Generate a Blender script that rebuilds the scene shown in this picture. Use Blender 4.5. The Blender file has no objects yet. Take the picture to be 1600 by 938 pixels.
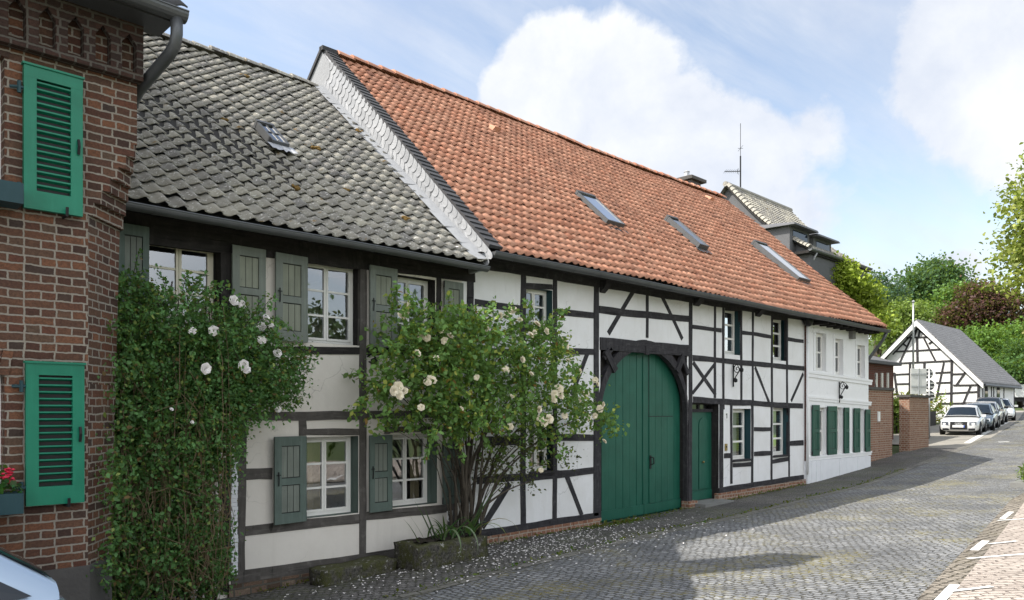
# timbered street scene
import bpy, bmesh, math, random
import numpy as np
from mathutils import Vector, Matrix, Euler
random.seed(7); RNG = np.random.default_rng(7)
SC = bpy.context.scene
COL = SC.collection
rad = math.radians
# ---------------------------------------------------------------- camera frame of the place (metres, eye height EZ)
TH = math.atan(1220/1200); CC, SS = math.cos(TH), math.sin(TH); D = 9.25; EZ = 2.3
def FX(px, Y=0.0):
    u = (px-800)/1200; d = Y+D
    return d*(CC+u*SS)/(SS-u*CC)
def FP(px, py, Y=0.0):
    X = FX(px, Y); return X, EZ+(643-py)/1200*(X*CC+(Y+D)*SS)
def ray(px, py):
    u = (px-800)/1200; v = (643-py)/1200
    return Vector((CC+u*SS, SS-u*CC, v))
EYE = Vector((0, -D, EZ))
def on_plane(px, py, o, n):
    r = ray(px, py); t = (Vector(o)-EYE).dot(n)/r.dot(n)
    return EYE+r*t
def on_x(px, X):
    u = (px-800)/1200
    return X*(SS-u*CC)/(CC+u*SS)-D            # the Y at which column px meets the plane X
def at_depth(px, py, dep):
    return EYE+ray(px, py)*dep
# ---------------------------------------------------------------- terrain
_bx = np.array([-80, -10, 2, 4.2, 6, 8, 11.5, 14.2, 16.5, 20.2, 24.8, 29, 36.8, 51.8, 70, 120, 300.])
_bz = np.array([-2.6, -2.42, -2.36, -2.33, -2.24, -2.19, -2.15, -2.13, -2.06, -1.98, -1.70, -1.45, -1.07, -.5, .3, 2.2, 6.])
_gx = np.arange(-80, 300.01, .25); _gz = np.interp(_gx, _bx, _bz)
_k = np.ones(13)/13; _gzs = np.convolve(np.pad(_gz, 6, mode='edge'), _k, mode='valid')
def sstep(a, b, x):
    t = np.clip((x-a)/(b-a), 0, 1); return t*t*(3-2*t)
def G(X, Y):
    X = np.asarray(X, float); Y = np.asarray(Y, float)
    b = np.interp(X, _gx, _gzs)
    cf = .062*(1-sstep(14, 32, X))+.008
    z = EZ+b+cf*np.clip(-Y, 0, 12)
    hill = sstep(58, 130, X)*sstep(-2, 40, Y)*9.0
    return z+hill
def g(X, Y): return float(G(X, Y))
def hit(px, py):
    r = ray(px, py); t = 1.0
    for i in range(4000):
        p = EYE+r*t
        if p.z < g(p.x, p.y): return p
        t += .03
    return p
# ---------------------------------------------------------------- mesh builder
class MB:
    def __init__(s): s.v=[]; s.f=[]; s.m=[]; s.c=[]; s.uvs={}
    def p(s, pts, mi=0, col=None, uv=None):
        i=len(s.v); s.v.extend([tuple(q) for q in pts]); s.f.append(tuple(range(i,i+len(pts)))); s.m.append(mi); s.c.append(col)
        if uv: s.uvs[len(s.f)-1]=uv
    def hexa(s, a, mi=0, col=None):
        # a: 8 points, bottom 4 (ccw seen from top) then top 4
        for q in ((0,3,2,1),(4,5,6,7),(0,1,5,4),(1,2,6,5),(2,3,7,6),(3,0,4,7)):
            s.p([a[k] for k in q], mi, col)
    def box(s, x0,x1,y0,y1,z0,z1, mi=0, col=None):
        s.hexa([(x0,y0,z0),(x1,y0,z0),(x1,y1,z0),(x0,y1,z0),(x0,y0,z1),(x1,y0,z1),(x1,y1,z1),(x0,y1,z1)], mi, col)
    def obox(s, c, ax, ay, az, mi=0, col=None):
        c=Vector(c); ax=Vector(ax); ay=Vector(ay); az=Vector(az)
        s.hexa([c-ax-ay-az,c+ax-ay-az,c+ax+ay-az,c-ax+ay-az,c-ax-ay+az,c+ax-ay+az,c+ax+ay+az,c-ax+ay+az], mi, col)
    def prism(s, pts, vec, mi=0, col=None):
        vec=Vector(vec); a=[Vector(q) for q in pts]; b=[q+vec for q in a]
        s.p(a, mi, col); s.p(b[::-1], mi, col)
        n=len(a)
        for i in range(n):
            j=(i+1)%n; s.p([a[j],a[i],b[i],b[j]], mi, col)
    def tube(s, path, r, n=8, mi=0, col=None, cap=True):
        path=[Vector(q) for q in path]; rs=r if isinstance(r,(list,tuple)) else [r]*len(path)
        base=len(s.v); up=None
        for i,q in enumerate(path):
            t=(path[min(i+1,len(path)-1)]-path[max(i-1,0)]).normalized()
            if up is None:
                up=Vector((0,0,1)) if abs(t.z)<.9 else Vector((1,0,0))
            a=(up-t*up.dot(t))
            if a.length<1e-4: a=Vector((1,0,0))-t*t.x
            a.normalize(); up=a; b=t.cross(a)
            for k in range(n):
                w=2*math.pi*k/n; s.v.append(tuple(q+(a*math.cos(w)+b*math.sin(w))*rs[i]))
        for i in range(len(path)-1):
            for k in range(n):
                k2=(k+1)%n
                s.f.append((base+i*n+k,base+i*n+k2,base+(i+1)*n+k2,base+(i+1)*n+k)); s.m.append(mi); s.c.append(col)
        if cap:
            s.f.append(tuple(base+k for k in range(n))[::-1]); s.m.append(mi); s.c.append(col)
            e=base+(len(path)-1)*n; s.f.append(tuple(e+k for k in range(n))); s.m.append(mi); s.c.append(col)
    def lathe(s, c, prof, n=16, axis='z', mi=0, col=None):
        base=len(s.v)
        for (r,h) in prof:
            for k in range(n):
                w=2*math.pi*k/n; x,y=r*math.cos(w),r*math.sin(w)
                q={'z':(x,y,h),'y':(x,h,y),'x':(h,x,y)}[axis]
                s.v.append((c[0]+q[0],c[1]+q[1],c[2]+q[2]))
        for i in range(len(prof)-1):
            for k in range(n):
                k2=(k+1)%n
                s.f.append((base+i*n+k,base+i*n+k2,base+(i+1)*n+k2,base+(i+1)*n+k)); s.m.append(mi); s.c.append(col)
        s.f.append(tuple(base+k for k in range(n))); s.m.append(mi); s.c.append(col)
        e=base+(len(prof)-1)*n; s.f.append(tuple(e+k for k in range(n))); s.m.append(mi); s.c.append(col)
    def grid(s, P, mi=0, col=None):
        # P[i][j] rows of points
        base=len(s.v); nr=len(P); nc=len(P[0])
        for r in P: s.v.extend([tuple(q) for q in r])
        for i in range(nr-1):
            for j in range(nc-1):
                s.f.append((base+i*nc+j,base+i*nc+j+1,base+(i+1)*nc+j+1,base+(i+1)*nc+j)); s.m.append(mi); s.c.append(col)
    def build(s, name, mats, parent=None, smooth=False, bevel=0, recalc=True, subsurf=0):
        me=bpy.data.meshes.new(name); me.from_pydata(s.v,[],s.f)
        mats=mats if isinstance(mats,(list,tuple)) else [mats]
        for m in mats: me.materials.append(m)
        if len(mats)>1: me.polygons.foreach_set('material_index', s.m)
        if recalc:
            bm=bmesh.new(); bm.from_mesh(me); bmesh.ops.remove_doubles(bm, verts=bm.verts, dist=1e-5) if False else None
            bmesh.ops.recalc_face_normals(bm, faces=bm.faces); bm.to_mesh(me); bm.free()
        boxuv(me, s.uvs)
        if any(c is not None for c in s.c):
            at=me.color_attributes.new('Col','FLOAT_COLOR','CORNER')
            arr=np.ones((len(me.loops),4),np.float32)
            for i,pl in enumerate(me.polygons):
                c=s.c[i]
                if c is not None: arr[pl.loop_start:pl.loop_start+pl.loop_total,:3]=c
            at.data.foreach_set('color', arr.ravel())
        if smooth: me.polygons.foreach_set('use_smooth',[True]*len(me.polygons))
        o=bpy.data.objects.new(name, me); COL.objects.link(o)
        if parent: adopt(o, parent)
        if bevel:
            md=o.modifiers.new('edge','BEVEL'); md.width=bevel; md.segments=2; md.limit_method='ANGLE'; md.angle_limit=rad(40)
        if subsurf:
            md=o.modifiers.new('soft','SUBSURF'); md.levels=subsurf; md.render_levels=subsurf
        return o
def boxuv(me, given):
    uvl=me.uv_layers.new(name='UVMap'); n=len(me.loops)
    uv=np.zeros((n,2),np.float32)
    co=np.empty(len(me.vertices)*3); me.vertices.foreach_get('co',co); co=co.reshape(-1,3)
    vi=np.empty(n,int); me.loops.foreach_get('vertex_index',vi)
    nn=np.empty(len(me.polygons)*3); me.polygons.foreach_get('normal',nn); nn=nn.reshape(-1,3)
    tot=np.empty(len(me.polygons),int); me.polygons.foreach_get('loop_total',tot)
    N=np.repeat(nn,tot,axis=0)
    t=np.cross(np.array([0,0,1.]),N); l=np.linalg.norm(t,axis=1); flat=l<.05
    t[flat]=[1,0,0]; l[flat]=1; t=t/l[:,None]; b=np.cross(N,t)
    P=co[vi]; uv[:,0]=(P*t).sum(1); uv[:,1]=(P*b).sum(1)
    for fi,q in given.items():
        ls=me.polygons[fi].loop_start
        for k,w in enumerate(q): uv[ls+k]=w
    uvl.data.foreach_set('uv', uv.ravel())
def adopt(o, parent):
    o.parent=parent
    if parent.type=='EMPTY': o.matrix_parent_inverse=Matrix.Translation(-parent.location) if parent.rotation_euler.z==0 else (Matrix.Translation(parent.location)@Matrix.Rotation(parent.rotation_euler.z,4,'Z')).inverted()
def tag(o,label=None,cat=None,group=None,kind=None):
    if label: o['label']=label
    if cat: o['category']=cat
    if group: o['group']=group
    if kind: o['kind']=kind
    return o
def thing(name,label,cat,loc=(0,0,0),group=None):
    o=bpy.data.objects.new(name,None); COL.objects.link(o); o.location=loc; o.empty_display_size=.3
    return tag(o,label,cat,group)
def copy_tree(o, parent=None):
    c=o.copy(); COL.objects.link(c)
    if parent: c.parent=parent
    for ch in list(o.children): copy_tree(ch,c)
    return c
def fast_faces(name, V, mat, parent=None, col=None, smooth=False):
    """V: (n,k,3) faces of k corners each"""
    n,k,_=V.shape
    me=bpy.data.meshes.new(name); me.vertices.add(n*k); me.vertices.foreach_set('co',V.reshape(-1).astype(np.float32))
    me.loops.add(n*k); me.loops.foreach_set('vertex_index',np.arange(n*k,dtype=np.int32))
    me.polygons.add(n); me.polygons.foreach_set('loop_start',np.arange(0,n*k,k,dtype=np.int32)); 
    try: me.polygons.foreach_set('loop_total',np.full(n,k,dtype=np.int32))
    except Exception: pass
    me.update(calc_edges=True); me.materials.append(mat)
    if col is not None:
        at=me.color_attributes.new('Col','FLOAT_COLOR','CORNER')
        a=np.ones((n,k,4),np.float32); a[:,:,:3]=col[:,None,:]; at.data.foreach_set('color',a.ravel())
    o=bpy.data.objects.new(name,me); COL.objects.link(o)
    if parent: adopt(o,parent)
    return o
def leaf_quads(P, size, up=.35, out=None, aspect=.55, fold=.25):
    """pointed leaf shapes at the points P (n,3): 6 corners each"""
    n=len(P)
    a=RNG.normal(size=(n,3)); 
    if out is not None: a=a*.8+out
    a[:,2]+=-.2; a/=np.linalg.norm(a,axis=1)[:,None]
    nr=RNG.normal(size=(n,3)); nr[:,2]+=up*3
    b=np.cross(nr,a); b/=np.linalg.norm(b,axis=1)[:,None]+1e-9
    c=np.cross(a,b)
    L=(size*RNG.uniform(.45,1.5,n))[:,None]
    W=L*aspect*.5
    p0=P; p1=P+a*L*.35+b*W+c*W*fold; p2=P+a*L*.72+b*W*.75+c*W*fold; p3=P+a*L-c*L*.08; p4=P+a*L*.72-b*W*.75+c*W*fold; p5=P+a*L*.35-b*W+c*W*fold
    return np.stack([p0,p1,p2,p3,p4,p5],axis=1)
# ---------------------------------------------------------------- materials
class NT:
    def __init__(s,name,tree=None):
        if tree is None:
            s.mat=bpy.data.materials.new(name); s.mat.use_nodes=True; s.t=s.mat.node_tree
        else: s.mat=None; s.t=tree
        s.t.nodes.clear()
    def n(s,typ,ins=None,**kw):
        nd=s.t.nodes.new(typ)
        for k,v in kw.items(): setattr(nd,k,v)
        for k,v in (ins or {}).items():
            sock=nd.inputs[k]
            if isinstance(v,bpy.types.NodeSocket): s.t.links.new(v,sock)
            else:
                if hasattr(sock.default_value,'__len__') and not isinstance(v,(int,float)) and len(sock.default_value)==4 and len(v)==3: v=(*v,1)
                sock.default_value=v
        return nd
    def math(s,op,a,b=0.0,c=0.0,clamp=False):
        nd=s.t.nodes.new('ShaderNodeMath'); nd.operation=op; nd.use_clamp=clamp
        for i,v in enumerate((a,b,c)):
            if isinstance(v,bpy.types.NodeSocket): s.t.links.new(v,nd.inputs[i])
            else: nd.inputs[i].default_value=v
        return nd.outputs[0]
    def mix(s,f,a,b,typ='MIX'):
        nd=s.t.nodes.new('ShaderNodeMix'); nd.data_type='RGBA'; nd.blend_type=typ
        for k,v in ((0,f),(6,a),(7,b)):
            if isinstance(v,bpy.types.NodeSocket): s.t.links.new(v,nd.inputs[k])
            else: nd.inputs[k].default_value=v if k==0 else ((*v,1) if len(v)==3 else v)
        return nd.outputs[2]
    def ramp(s,f,stops):
        nd=s.t.nodes.new('ShaderNodeValToRGB'); cr=nd.color_ramp
        while len(cr.elements)<len(stops): cr.elements.new(.5)
        for e,(p,c) in zip(cr.elements,stops):
            e.position=p; e.color=(c,c,c,1) if isinstance(c,(int,float)) else (*c,1)
        s.t.links.new(f,nd.inputs[0]); return nd.outputs[0]
    def noise(s,vec,scale,detail=4,rough=.55,dist=0.0):
        return s.n('ShaderNodeTexNoise',{'Vector':vec,'Scale':scale,'Detail':detail,'Roughness':rough,'Distortion':dist}).outputs[0]
    def obj(s): return s.n('ShaderNodeTexCoord').outputs['Object']
    def pos(s): return s.n('ShaderNodeNewGeometry').outputs['Position']
    def uv(s): return s.n('ShaderNodeTexCoord').outputs['UV']
    def mapping(s,vec,scale=(1,1,1),loc=(0,0,0),rot=(0,0,0)):
        return s.n('ShaderNodeMapping',{'Vector':vec,'Scale':scale,'Location':loc,'Rotation':rot}).outputs[0]
    def bump(s,h,strength=.4,dist=.02):
        return s.n('ShaderNodeBump',{'Height':h,'Strength':strength,'Distance':dist}).outputs[0]
    def out(s,sh,disp=None):
        o=s.n('ShaderNodeOutputMaterial'); s.t.links.new(sh,o.inputs[0]); return s.mat
    def prin(s,col,rough=.8,bump=None,metal=0.0,spec=.3,coat=0.0):
        ins={'Base Color':col,'Roughness':rough,'Metallic':metal,'Specular IOR Level':spec,'Coat Weight':coat}
        if bump is not None: ins['Normal']=bump
        return s.n('ShaderNodeBsdfPrincipled',ins).outputs[0]
def m_plain(name,col,rough=.7,var=.12,scale=6,bump=.15,metal=0,spec=.3,coat=0,bs=60):
    k=NT(name); p=k.pos(); f=k.noise(p,scale,5,.6)
    c=k.mix(f,[x*(1-var) for x in col],[min(1,x*(1+var)) for x in col])
    b=k.bump(k.noise(p,bs,4),bump,.01) if bump else None
    return k.out(k.prin(c,rough,b,metal,spec,coat))
def m_plaster(name,col,stain,amt=.5):
    k=NT(name); p=k.pos()
    f=k.noise(p,1.1,5,.65); st=k.ramp(f,[(.42,0),(.72,1)])
    stretch=k.mapping(p,(3.5,3.5,.6)); dr=k.ramp(k.noise(stretch,1.6,5,.6),[(.5,0),(.8,1)])
    a=k.math('MULTIPLY',k.math('MAXIMUM',st,dr),amt)
    c=k.mix(a,col,stain)
    wv=k.n('ShaderNodeTexNoise',{'Vector':p,'Scale':2.5,'Detail':4.0}).outputs['Color']
    wv=k.n('ShaderNodeVectorMath',{0:wv,'Scale':.5},operation='SCALE').outputs[0]
    vc=k.n('ShaderNodeTexVoronoi',{'Vector':k.n('ShaderNodeVectorMath',{0:p,1:wv},operation='ADD').outputs[0],'Scale':1.1},feature='DISTANCE_TO_EDGE').outputs['Distance']
    ck=k.math('MULTIPLY',k.ramp(vc,[(.0,1),(.007,0)]),k.ramp(k.noise(p,.8,3),[(.48,0),(.6,1)]))
    c=k.mix(k.math('MULTIPLY',ck,.55),c,[x*.5 for x in stain])
    sk=k.ramp(k.noise(p,26,4,.7),[(.66,0),(.74,1)]); c=k.mix(k.math('MULTIPLY',sk,.3),c,[x*.7 for x in stain])
    h=k.math('ADD',k.noise(p,9,3),k.math('MULTIPLY',k.noise(p,85,4),.25))
    return k.out(k.prin(c,.9,k.bump(h,.35,.012),spec=.15))
def m_wood(name,col,col2,rough=.85,grain=22,axis=None):
    k=NT(name); p=k.uv()
    # grain both ways, picked up along whatever way the uv runs
    s1=k.noise(k.mapping(p,(grain,2.2,1)),1.0,5,.6,.3); s2=k.noise(p,7,5,.65)
    f=k.ramp(k.math('ADD',k.math('MULTIPLY',s1,.55),k.math('MULTIPLY',s2,.45)),[(.3,0),(.7,1)])
    c=k.mix(f,col,col2)
    cr=k.ramp(k.noise(k.mapping(p,(38,1.1,1)),1.0,3,.5),[(.62,0),(.70,1)]); c=k.mix(k.math('MULTIPLY',cr,.7),c,[x*.35 for x in col])
    wn=k.ramp(s2,[(.56,0),(.72,1)]); c=k.mix(k.math('MULTIPLY',wn,.35),c,[min(1,x*1.8+.01) for x in col2])
    return k.out(k.prin(c,rough,k.bump(k.math('SUBTRACT',k.math('ADD',s1,s2),cr),.7,.015),spec=.25))
def m_paintwood(name,col,rough=.45,wear=.25):
    k=NT(name); p=k.pos()
    f=k.noise(p,2.2,5,.65); s=k.noise(k.mapping(p,(14,14,1.2)),1.5,4,.6)
    c=k.mix(k.ramp(f,[(.3,0),(.75,1)]),[x*.82 for x in col],[min(1,x*1.18+.004) for x in col])
    c=k.mix(k.math('MULTIPLY',k.ramp(s,[(.5,0),(.8,1)]),wear*1.5),c,[min(1,x*1.5+.03) for x in col])
    ch=k.ramp(k.noise(k.mapping(p,(1,1,.45)),28,4,.7),[(.64,0),(.69,1)]); c=k.mix(k.math('MULTIPLY',ch,wear*1.6,clamp=True),c,[x*.35+.03 for x in col])
    gm=k.ramp(k.noise(p,1.1,5,.7),[(.5,0),(.75,1)]); c=k.mix(k.math('MULTIPLY',gm,.3),c,[x*.5+.01 for x in col])
    return k.out(k.prin(c,rough,k.bump(k.math('ADD',s,k.noise(p,120,2)),.18,.006),spec=.35))
def m_brick(name,cols,mortar,bw=.235,bh=.0745,mw=.011,dirt=.35,squash=.52,bias=0.0,bump=.9):
    k=NT(name); uv=k.uv()
    wob=k.n('ShaderNodeTexNoise',{'Vector':uv,'Scale':7.0,'Detail':2.0}).outputs['Color']
    wob=k.n('ShaderNodeVectorMath',{0:wob,1:(.5,.5,.5)},operation='SUBTRACT').outputs[0]
    wob=k.n('ShaderNodeVectorMath',{0:wob,'Scale':.022},operation='SCALE').outputs[0]
    v=k.n('ShaderNodeVectorMath',{0:uv,1:wob},operation='ADD').outputs[0]
    wf=k.n('ShaderNodeTexNoise',{'Vector':uv,'Scale':34.0,'Detail':3.0}).outputs['Color']
    wf=k.n('ShaderNodeVectorMath',{0:wf,'Scale':.014},operation='SCALE').outputs[0]
    v=k.n('ShaderNodeVectorMath',{0:v,1:wf},operation='ADD').outputs[0]
    br=k.n('ShaderNodeTexBrick',{'Vector':v,'Color1':(0,0,0,1),'Color2':(1,1,1,1),'Mortar':(.5,.5,.5,1),'Scale':1.0,'Mortar Size':mw,'Mortar Smooth':.25,'Bias':bias,'Brick Width':bw,'Row Height':bh},offset=.5,squash=squash,squash_frequency=2)
    tint=k.ramp(br.outputs['Color'],[(i/(len(cols)-1),c) for i,c in enumerate(cols)])
    n1=k.noise(v,55,4,.7); tint=k.mix(k.math('MULTIPLY',k.ramp(n1,[(.35,1),(.65,0)]),.55),tint,[x*.45 for x in cols[0]])
    n2=k.noise(uv,1.3,5,.7); tint=k.mix(k.math('MULTIPLY',k.ramp(n2,[(.4,0),(.7,1)]),dirt),tint,(.03,.025,.024))
    mo=k.mix(k.noise(uv,30,3),[x*.7 for x in mortar],mortar)
    c=k.mix(br.outputs['Fac'],tint,mo)
    h=k.math('SUBTRACT',k.math('MULTIPLY',n1,.35),br.outputs['Fac'])
    return k.out(k.prin(c,.9,k.bump(h,bump,.02),spec=.2))
def m_tile(name,a,b,dark,lich=None,scale=1.0):
    k=NT(name); p=k.pos(); v=k.n('ShaderNodeVertexColor',layer_name='Col').outputs[0]
    sv=k.n('ShaderNodeSeparateColor',{0:v}).outputs
    c=k.mix(sv[0],a,b)
    n1=k.noise(p,1.0*scale,6,.7); n2=k.noise(p,16,4,.65)
    c=k.mix(k.math('MULTIPLY',k.ramp(k.math('ADD',k.math('MULTIPLY',n1,.6),k.math('MULTIPLY',n2,.4)),[(.46,0),(.66,1)]),.5),c,dark)
    c=k.mix(k.math('MULTIPLY',sv[1],.7),c,dark)
    if lich:
        vo=k.noise(p,9,5,.7); big=k.noise(p,.7,3)
        c=k.mix(k.math('MULTIPLY',k.ramp(k.math('ADD',k.math('MULTIPLY',vo,.75),k.math('MULTIPLY',big,.25)),[(.57,0),(.66,1)]),.75),c,lich[0])
        sp=k.noise(p,26,3,.6); c=k.mix(k.math('MULTIPLY',k.ramp(sp,[(.60,0),(.66,1)]),.85),c,lich[1])
        mo=k.noise(k.mapping(p,(1,1,1),(7,3,1)),4.2,4,.6); c=k.mix(k.math('MULTIPLY',k.ramp(mo,[(.66,0),(.72,1)]),.85),c,lich[2])
    return k.out(k.prin(c,.85,k.bump(k.noise(p,70,4,.7),.35,.008),spec=.25))
def m_leaf(name,rough=.55,trans=.35):
    k=NT(name); v=k.n('ShaderNodeVertexColor',layer_name='Col').outputs[0]
    d=k.prin(v,rough,spec=.35)
    tcol=k.mix(.5,v,(.35,.5,.05),'MIX')
    tr=k.n('ShaderNodeBsdfTranslucent',{'Color':tcol}).outputs[0]
    return k.out(k.n('ShaderNodeMixShader',{0:trans,1:d,2:tr}).outputs[0])
def m_glass(name,refl=.32,tint=(.75,.8,.82)):
    k=NT(name); p=k.pos()
    nb=k.bump(k.noise(p,2.3,2),.05,.02)
    gl=k.n('ShaderNodeBsdfGlossy',{'Color':(.95,.97,1,1),'Roughness':.015,'Normal':nb}).outputs[0]
    tr=k.n('ShaderNodeBsdfTransparent',{'Color':tint}).outputs[0]
    fr=k.n('ShaderNodeLayerWeight',{'Blend':.35}).outputs['Fresnel']
    f=k.math('ADD',k.math('MULTIPLY',fr,.5),refl*.6,clamp=True)
    return k.out(k.n('ShaderNodeMixShader',{0:f,1:tr,2:gl}).outputs[0])
def m_cobble(name,c1,c2,joint,bw,bh,rot,moss=None,mossamt=.5,pale=.2):
    k=NT(name); p=k.n('ShaderNodeMapping',{'Vector':k.pos(),'Rotation':(0,0,rot)}).outputs[0]
    wob=k.n('ShaderNodeTexNoise',{'Vector':p,'Scale':1.6,'Detail':3.0}).outputs['Color']
    wob=k.n('ShaderNodeVectorMath',{0:wob,1:(.5,.5,.5)},operation='SUBTRACT').outputs[0]
    wob=k.n('ShaderNodeVectorMath',{0:wob,'Scale':.22},operation='SCALE').outputs[0]
    v=k.n('ShaderNodeVectorMath',{0:p,1:wob},operation='ADD').outputs[0]
    w2=k.n('ShaderNodeTexNoise',{'Vector':p,'Scale':11.0,'Detail':3.0}).outputs['Color']
    w2=k.n('ShaderNodeVectorMath',{0:w2,'Scale':.085},operation='SCALE').outputs[0]
    v=k.n('ShaderNodeVectorMath',{0:v,1:w2},operation='ADD').outputs[0]
    br=k.n('ShaderNodeTexBrick',{'Vector':v,'Color1':(0,0,0,1),'Color2':(1,1,1,1),'Mortar':(.5,.5,.5,1),'Scale':1.0,'Mortar Size':.013,'Mortar Smooth':.6,'Brick Width':bw,'Row Height':bh},offset=.5,squash=1.0)
    cc=br.outputs['Color']
    sq=k.ramp(cc,[(0,c1),(.55,[(a+b)/2 for a,b in zip(c1,c2)]),(1,c2)])
    n1=k.noise(p,38,4,.65); sq=k.mix(k.math('MULTIPLY',k.ramp(n1,[(.35,0),(.7,1)]),.55),sq,[min(1,x*1.5) for x in c2])
    n3=k.noise(p,.75,6,.7); sq=k.mix(k.math('MULTIPLY',k.ramp(n3,[(.40,0),(.66,1)]),.65),sq,[x*.6 for x in c1])
    jc=joint
    c=k.mix(br.outputs['Fac'],sq,jc)
    if moss:
        mk=k.ramp(k.math('ADD',k.math('MULTIPLY',k.noise(p,.8,4,.6),.55),k.math('MULTIPLY',k.noise(p,13,3,.7),.45)),[(.5,0),(.62,1)])
        c=k.mix(k.math('MULTIPLY',k.math('MULTIPLY',mk,k.math('ADD',k.math('MULTIPLY',br.outputs['Fac'],.75),.25)),mossamt),c,moss)
    h=k.math('SUBTRACT',k.math('MULTIPLY',n1,.3),k.math('MULTIPLY',br.outputs['Fac'],1.0))
    h=k.math('ADD',h,k.math('MULTIPLY',cc,.25))
    return k.out(k.prin(c,.75,k.bump(h,1.0,.03),spec=.3))
M={}
M['plaster_white']=m_plaster('white_limewash',(.78,.78,.78),(.60,.585,.55),.5)
M['plaster_cream']=m_plaster('cream_limewash',(.70,.66,.60),(.52,.48,.42),.4)
M['plaster_bright']=m_plaster('bright_white_render',(.82,.82,.82),(.68,.68,.66),.25)
M['roughcast']=m_plain('rough_white_paint',(.74,.75,.77),.9,.1,5,1.0,bs=22)
M['timber_black']=m_wood('tarred_oak',(.016,.0155,.019),(.06,.057,.06))
M['timber_grey']=m_wood('weathered_oak',(.055,.05,.045),(.12,.11,.10))
M['timber_dark']=m_wood('dark_eaves_oak',(.012,.011,.011),(.04,.036,.034))
M['green_gate']=m_paintwood('bottle_green_paint',(.010,.092,.06),.42,.2)
M['green_door']=m_paintwood('deep_green_paint',(.010,.085,.055),.4,.15)
M['emerald']=m_paintwood('emerald_paint',(.004,.175,.10),.4,.12)
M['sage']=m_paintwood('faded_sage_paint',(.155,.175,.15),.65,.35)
M['sage_dark']=m_paintwood('dull_teal_paint',(.092,.125,.108),.65,.35)  # darker paint of the lower reveals and some shutters
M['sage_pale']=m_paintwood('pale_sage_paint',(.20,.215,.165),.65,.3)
M['teal']=m_paintwood('dark_teal_paint',(.012,.05,.06),.5,.1)
M['shut_green']=m_paintwood('shutter_green_paint',(.014,.075,.05),.5,.3)
M['frame_white']=m_plain('white_window_paint',(.74,.73,.69),.5,.08,5,.1)
M['frame_cream']=m_plain('cream_window_paint',(.70,.66,.54),.5,.08,5,.1)
M['glass']=m_glass('window_glass')
M['skyglass']=m_glass('roof_window_glass',.55,(.3,.33,.36))
M['dark']=m_plain('dark_interior',(.02,.02,.022),.9,.2,3,0)
M['curtain']=m_plain('white_net_curtain',(.5,.5,.48),.9,.15,12,.2)
M['drape']=m_plain('ochre_curtain',(.42,.33,.2),.9,.2,8,.2)
M['zinc']=m_plain('weathered_zinc',(.115,.12,.125),.5,.22,4,.15,metal=.55,spec=.4)
M['zinc_pale']=m_plain('pale_zinc',(.42,.43,.45),.5,.15,5,.15,metal=.3)
M['iron']=m_plain('black_iron',(.012,.012,.013),.5,.2,20,.2)
M['brick_dark']=m_brick('old_dark_brick',[(.07,.041,.032),(.155,.064,.041),(.115,.066,.046),(.25,.11,.06),(.068,.049,.041),(.18,.08,.049),(.135,.09,.062)],(.33,.29,.24),dirt=.35,mw=.0088)
M['brick_frieze']=m_brick('dark_frieze_brick',[(.05,.032,.026),(.08,.04,.03),(.055,.035,.03),(.10,.05,.036)],(.12,.105,.09),dirt=.5)  # darker brick and mortar tones for the frieze band
M['brick_warm']=m_brick('warm_red_brick',[(.26,.12,.075),(.36,.19,.125),(.31,.15,.09),(.42,.27,.19)],(.44,.37,.30),bw=.22,dirt=.15)
M['brick_red']=m_brick('dull_red_brick',[(.16,.05,.035),(.2,.065,.045),(.13,.05,.04)],(.2,.15,.13),bw=.22,dirt=.2)
M['stone_base']=m_brick('rubble_plinth',[(.10,.07,.05),(.2,.13,.09),(.26,.2,.15),(.15,.075,.05)],(.12,.11,.09),bw=.27,bh=.1,mw=.014,squash=.8,dirt=.4)
M['stone_grey']=m_plain('grey_plinth_stone',(.085,.08,.075),.9,.35,3,.8,bs=25)
M['tile_red']=m_tile('terracotta_pantile',(.48,.205,.125),(.61,.335,.225),(.22,.11,.08))
M['tile_grey']=m_tile('weathered_grey_pantile',(.215,.205,.192),(.42,.395,.325),(.125,.118,.116),lich=((.40,.395,.33),(.70,.69,.65),(.24,.135,.03)))
M['tile_dark']=m_tile('dark_slate_tile',(.055,.056,.06),(.09,.09,.095),(.03,.03,.033))
M['slate']=m_tile('grey_slate',(.13,.132,.14),(.19,.19,.20),(.09,.09,.095))
M['scale']=m_tile('pale_fishscale_slate',(.30,.31,.325),(.42,.43,.445),(.20,.205,.215))
M['barn_slate']=m_brick('barn_slates',[(.21,.21,.22),(.27,.27,.28),(.24,.24,.25)],(.14,.14,.14),bw=.3,bh=.2,mw=.02,squash=1.0,dirt=.1)
M['deck']=m_plain('roof_boarding',(.03,.028,.025),.9,.2,3,0)
M['leaf']=m_leaf('leaves')
M['bark']=m_wood('bark',(.035,.028,.022),(.10,.085,.065),.95,12)
M['twig']=m_plain('dry_twigs',(.17,.125,.075),.9,.35,4,.2)
M['twig_dark']=m_plain('dark_stems',(.045,.032,.024),.9,.3,4,.2)
M['rose_white']=m_plain('creamy_petals',(.80,.72,.55),.6,.14,30,.1)
M['rose_pale']=m_plain('white_petals',(.82,.78,.76),.6,.08,30,.1)
M['cobble']=m_cobble('road_setts',(.10,.105,.113),(.255,.258,.26),(.075,.072,.062),.125,.085,rad(97),(.26,.22,.05),.85)
M['cobble_path']=m_cobble('pavement_setts',(.085,.082,.08),(.19,.18,.172),(.045,.042,.032),.12,.085,rad(75),(.10,.115,.03),.8)
M['cobble_edge']=m_cobble('brown_kerb_setts',(.16,.14,.115),(.26,.23,.19),(.07,.06,.045),.12,.11,rad(8),(.2,.17,.06),.4)
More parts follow.
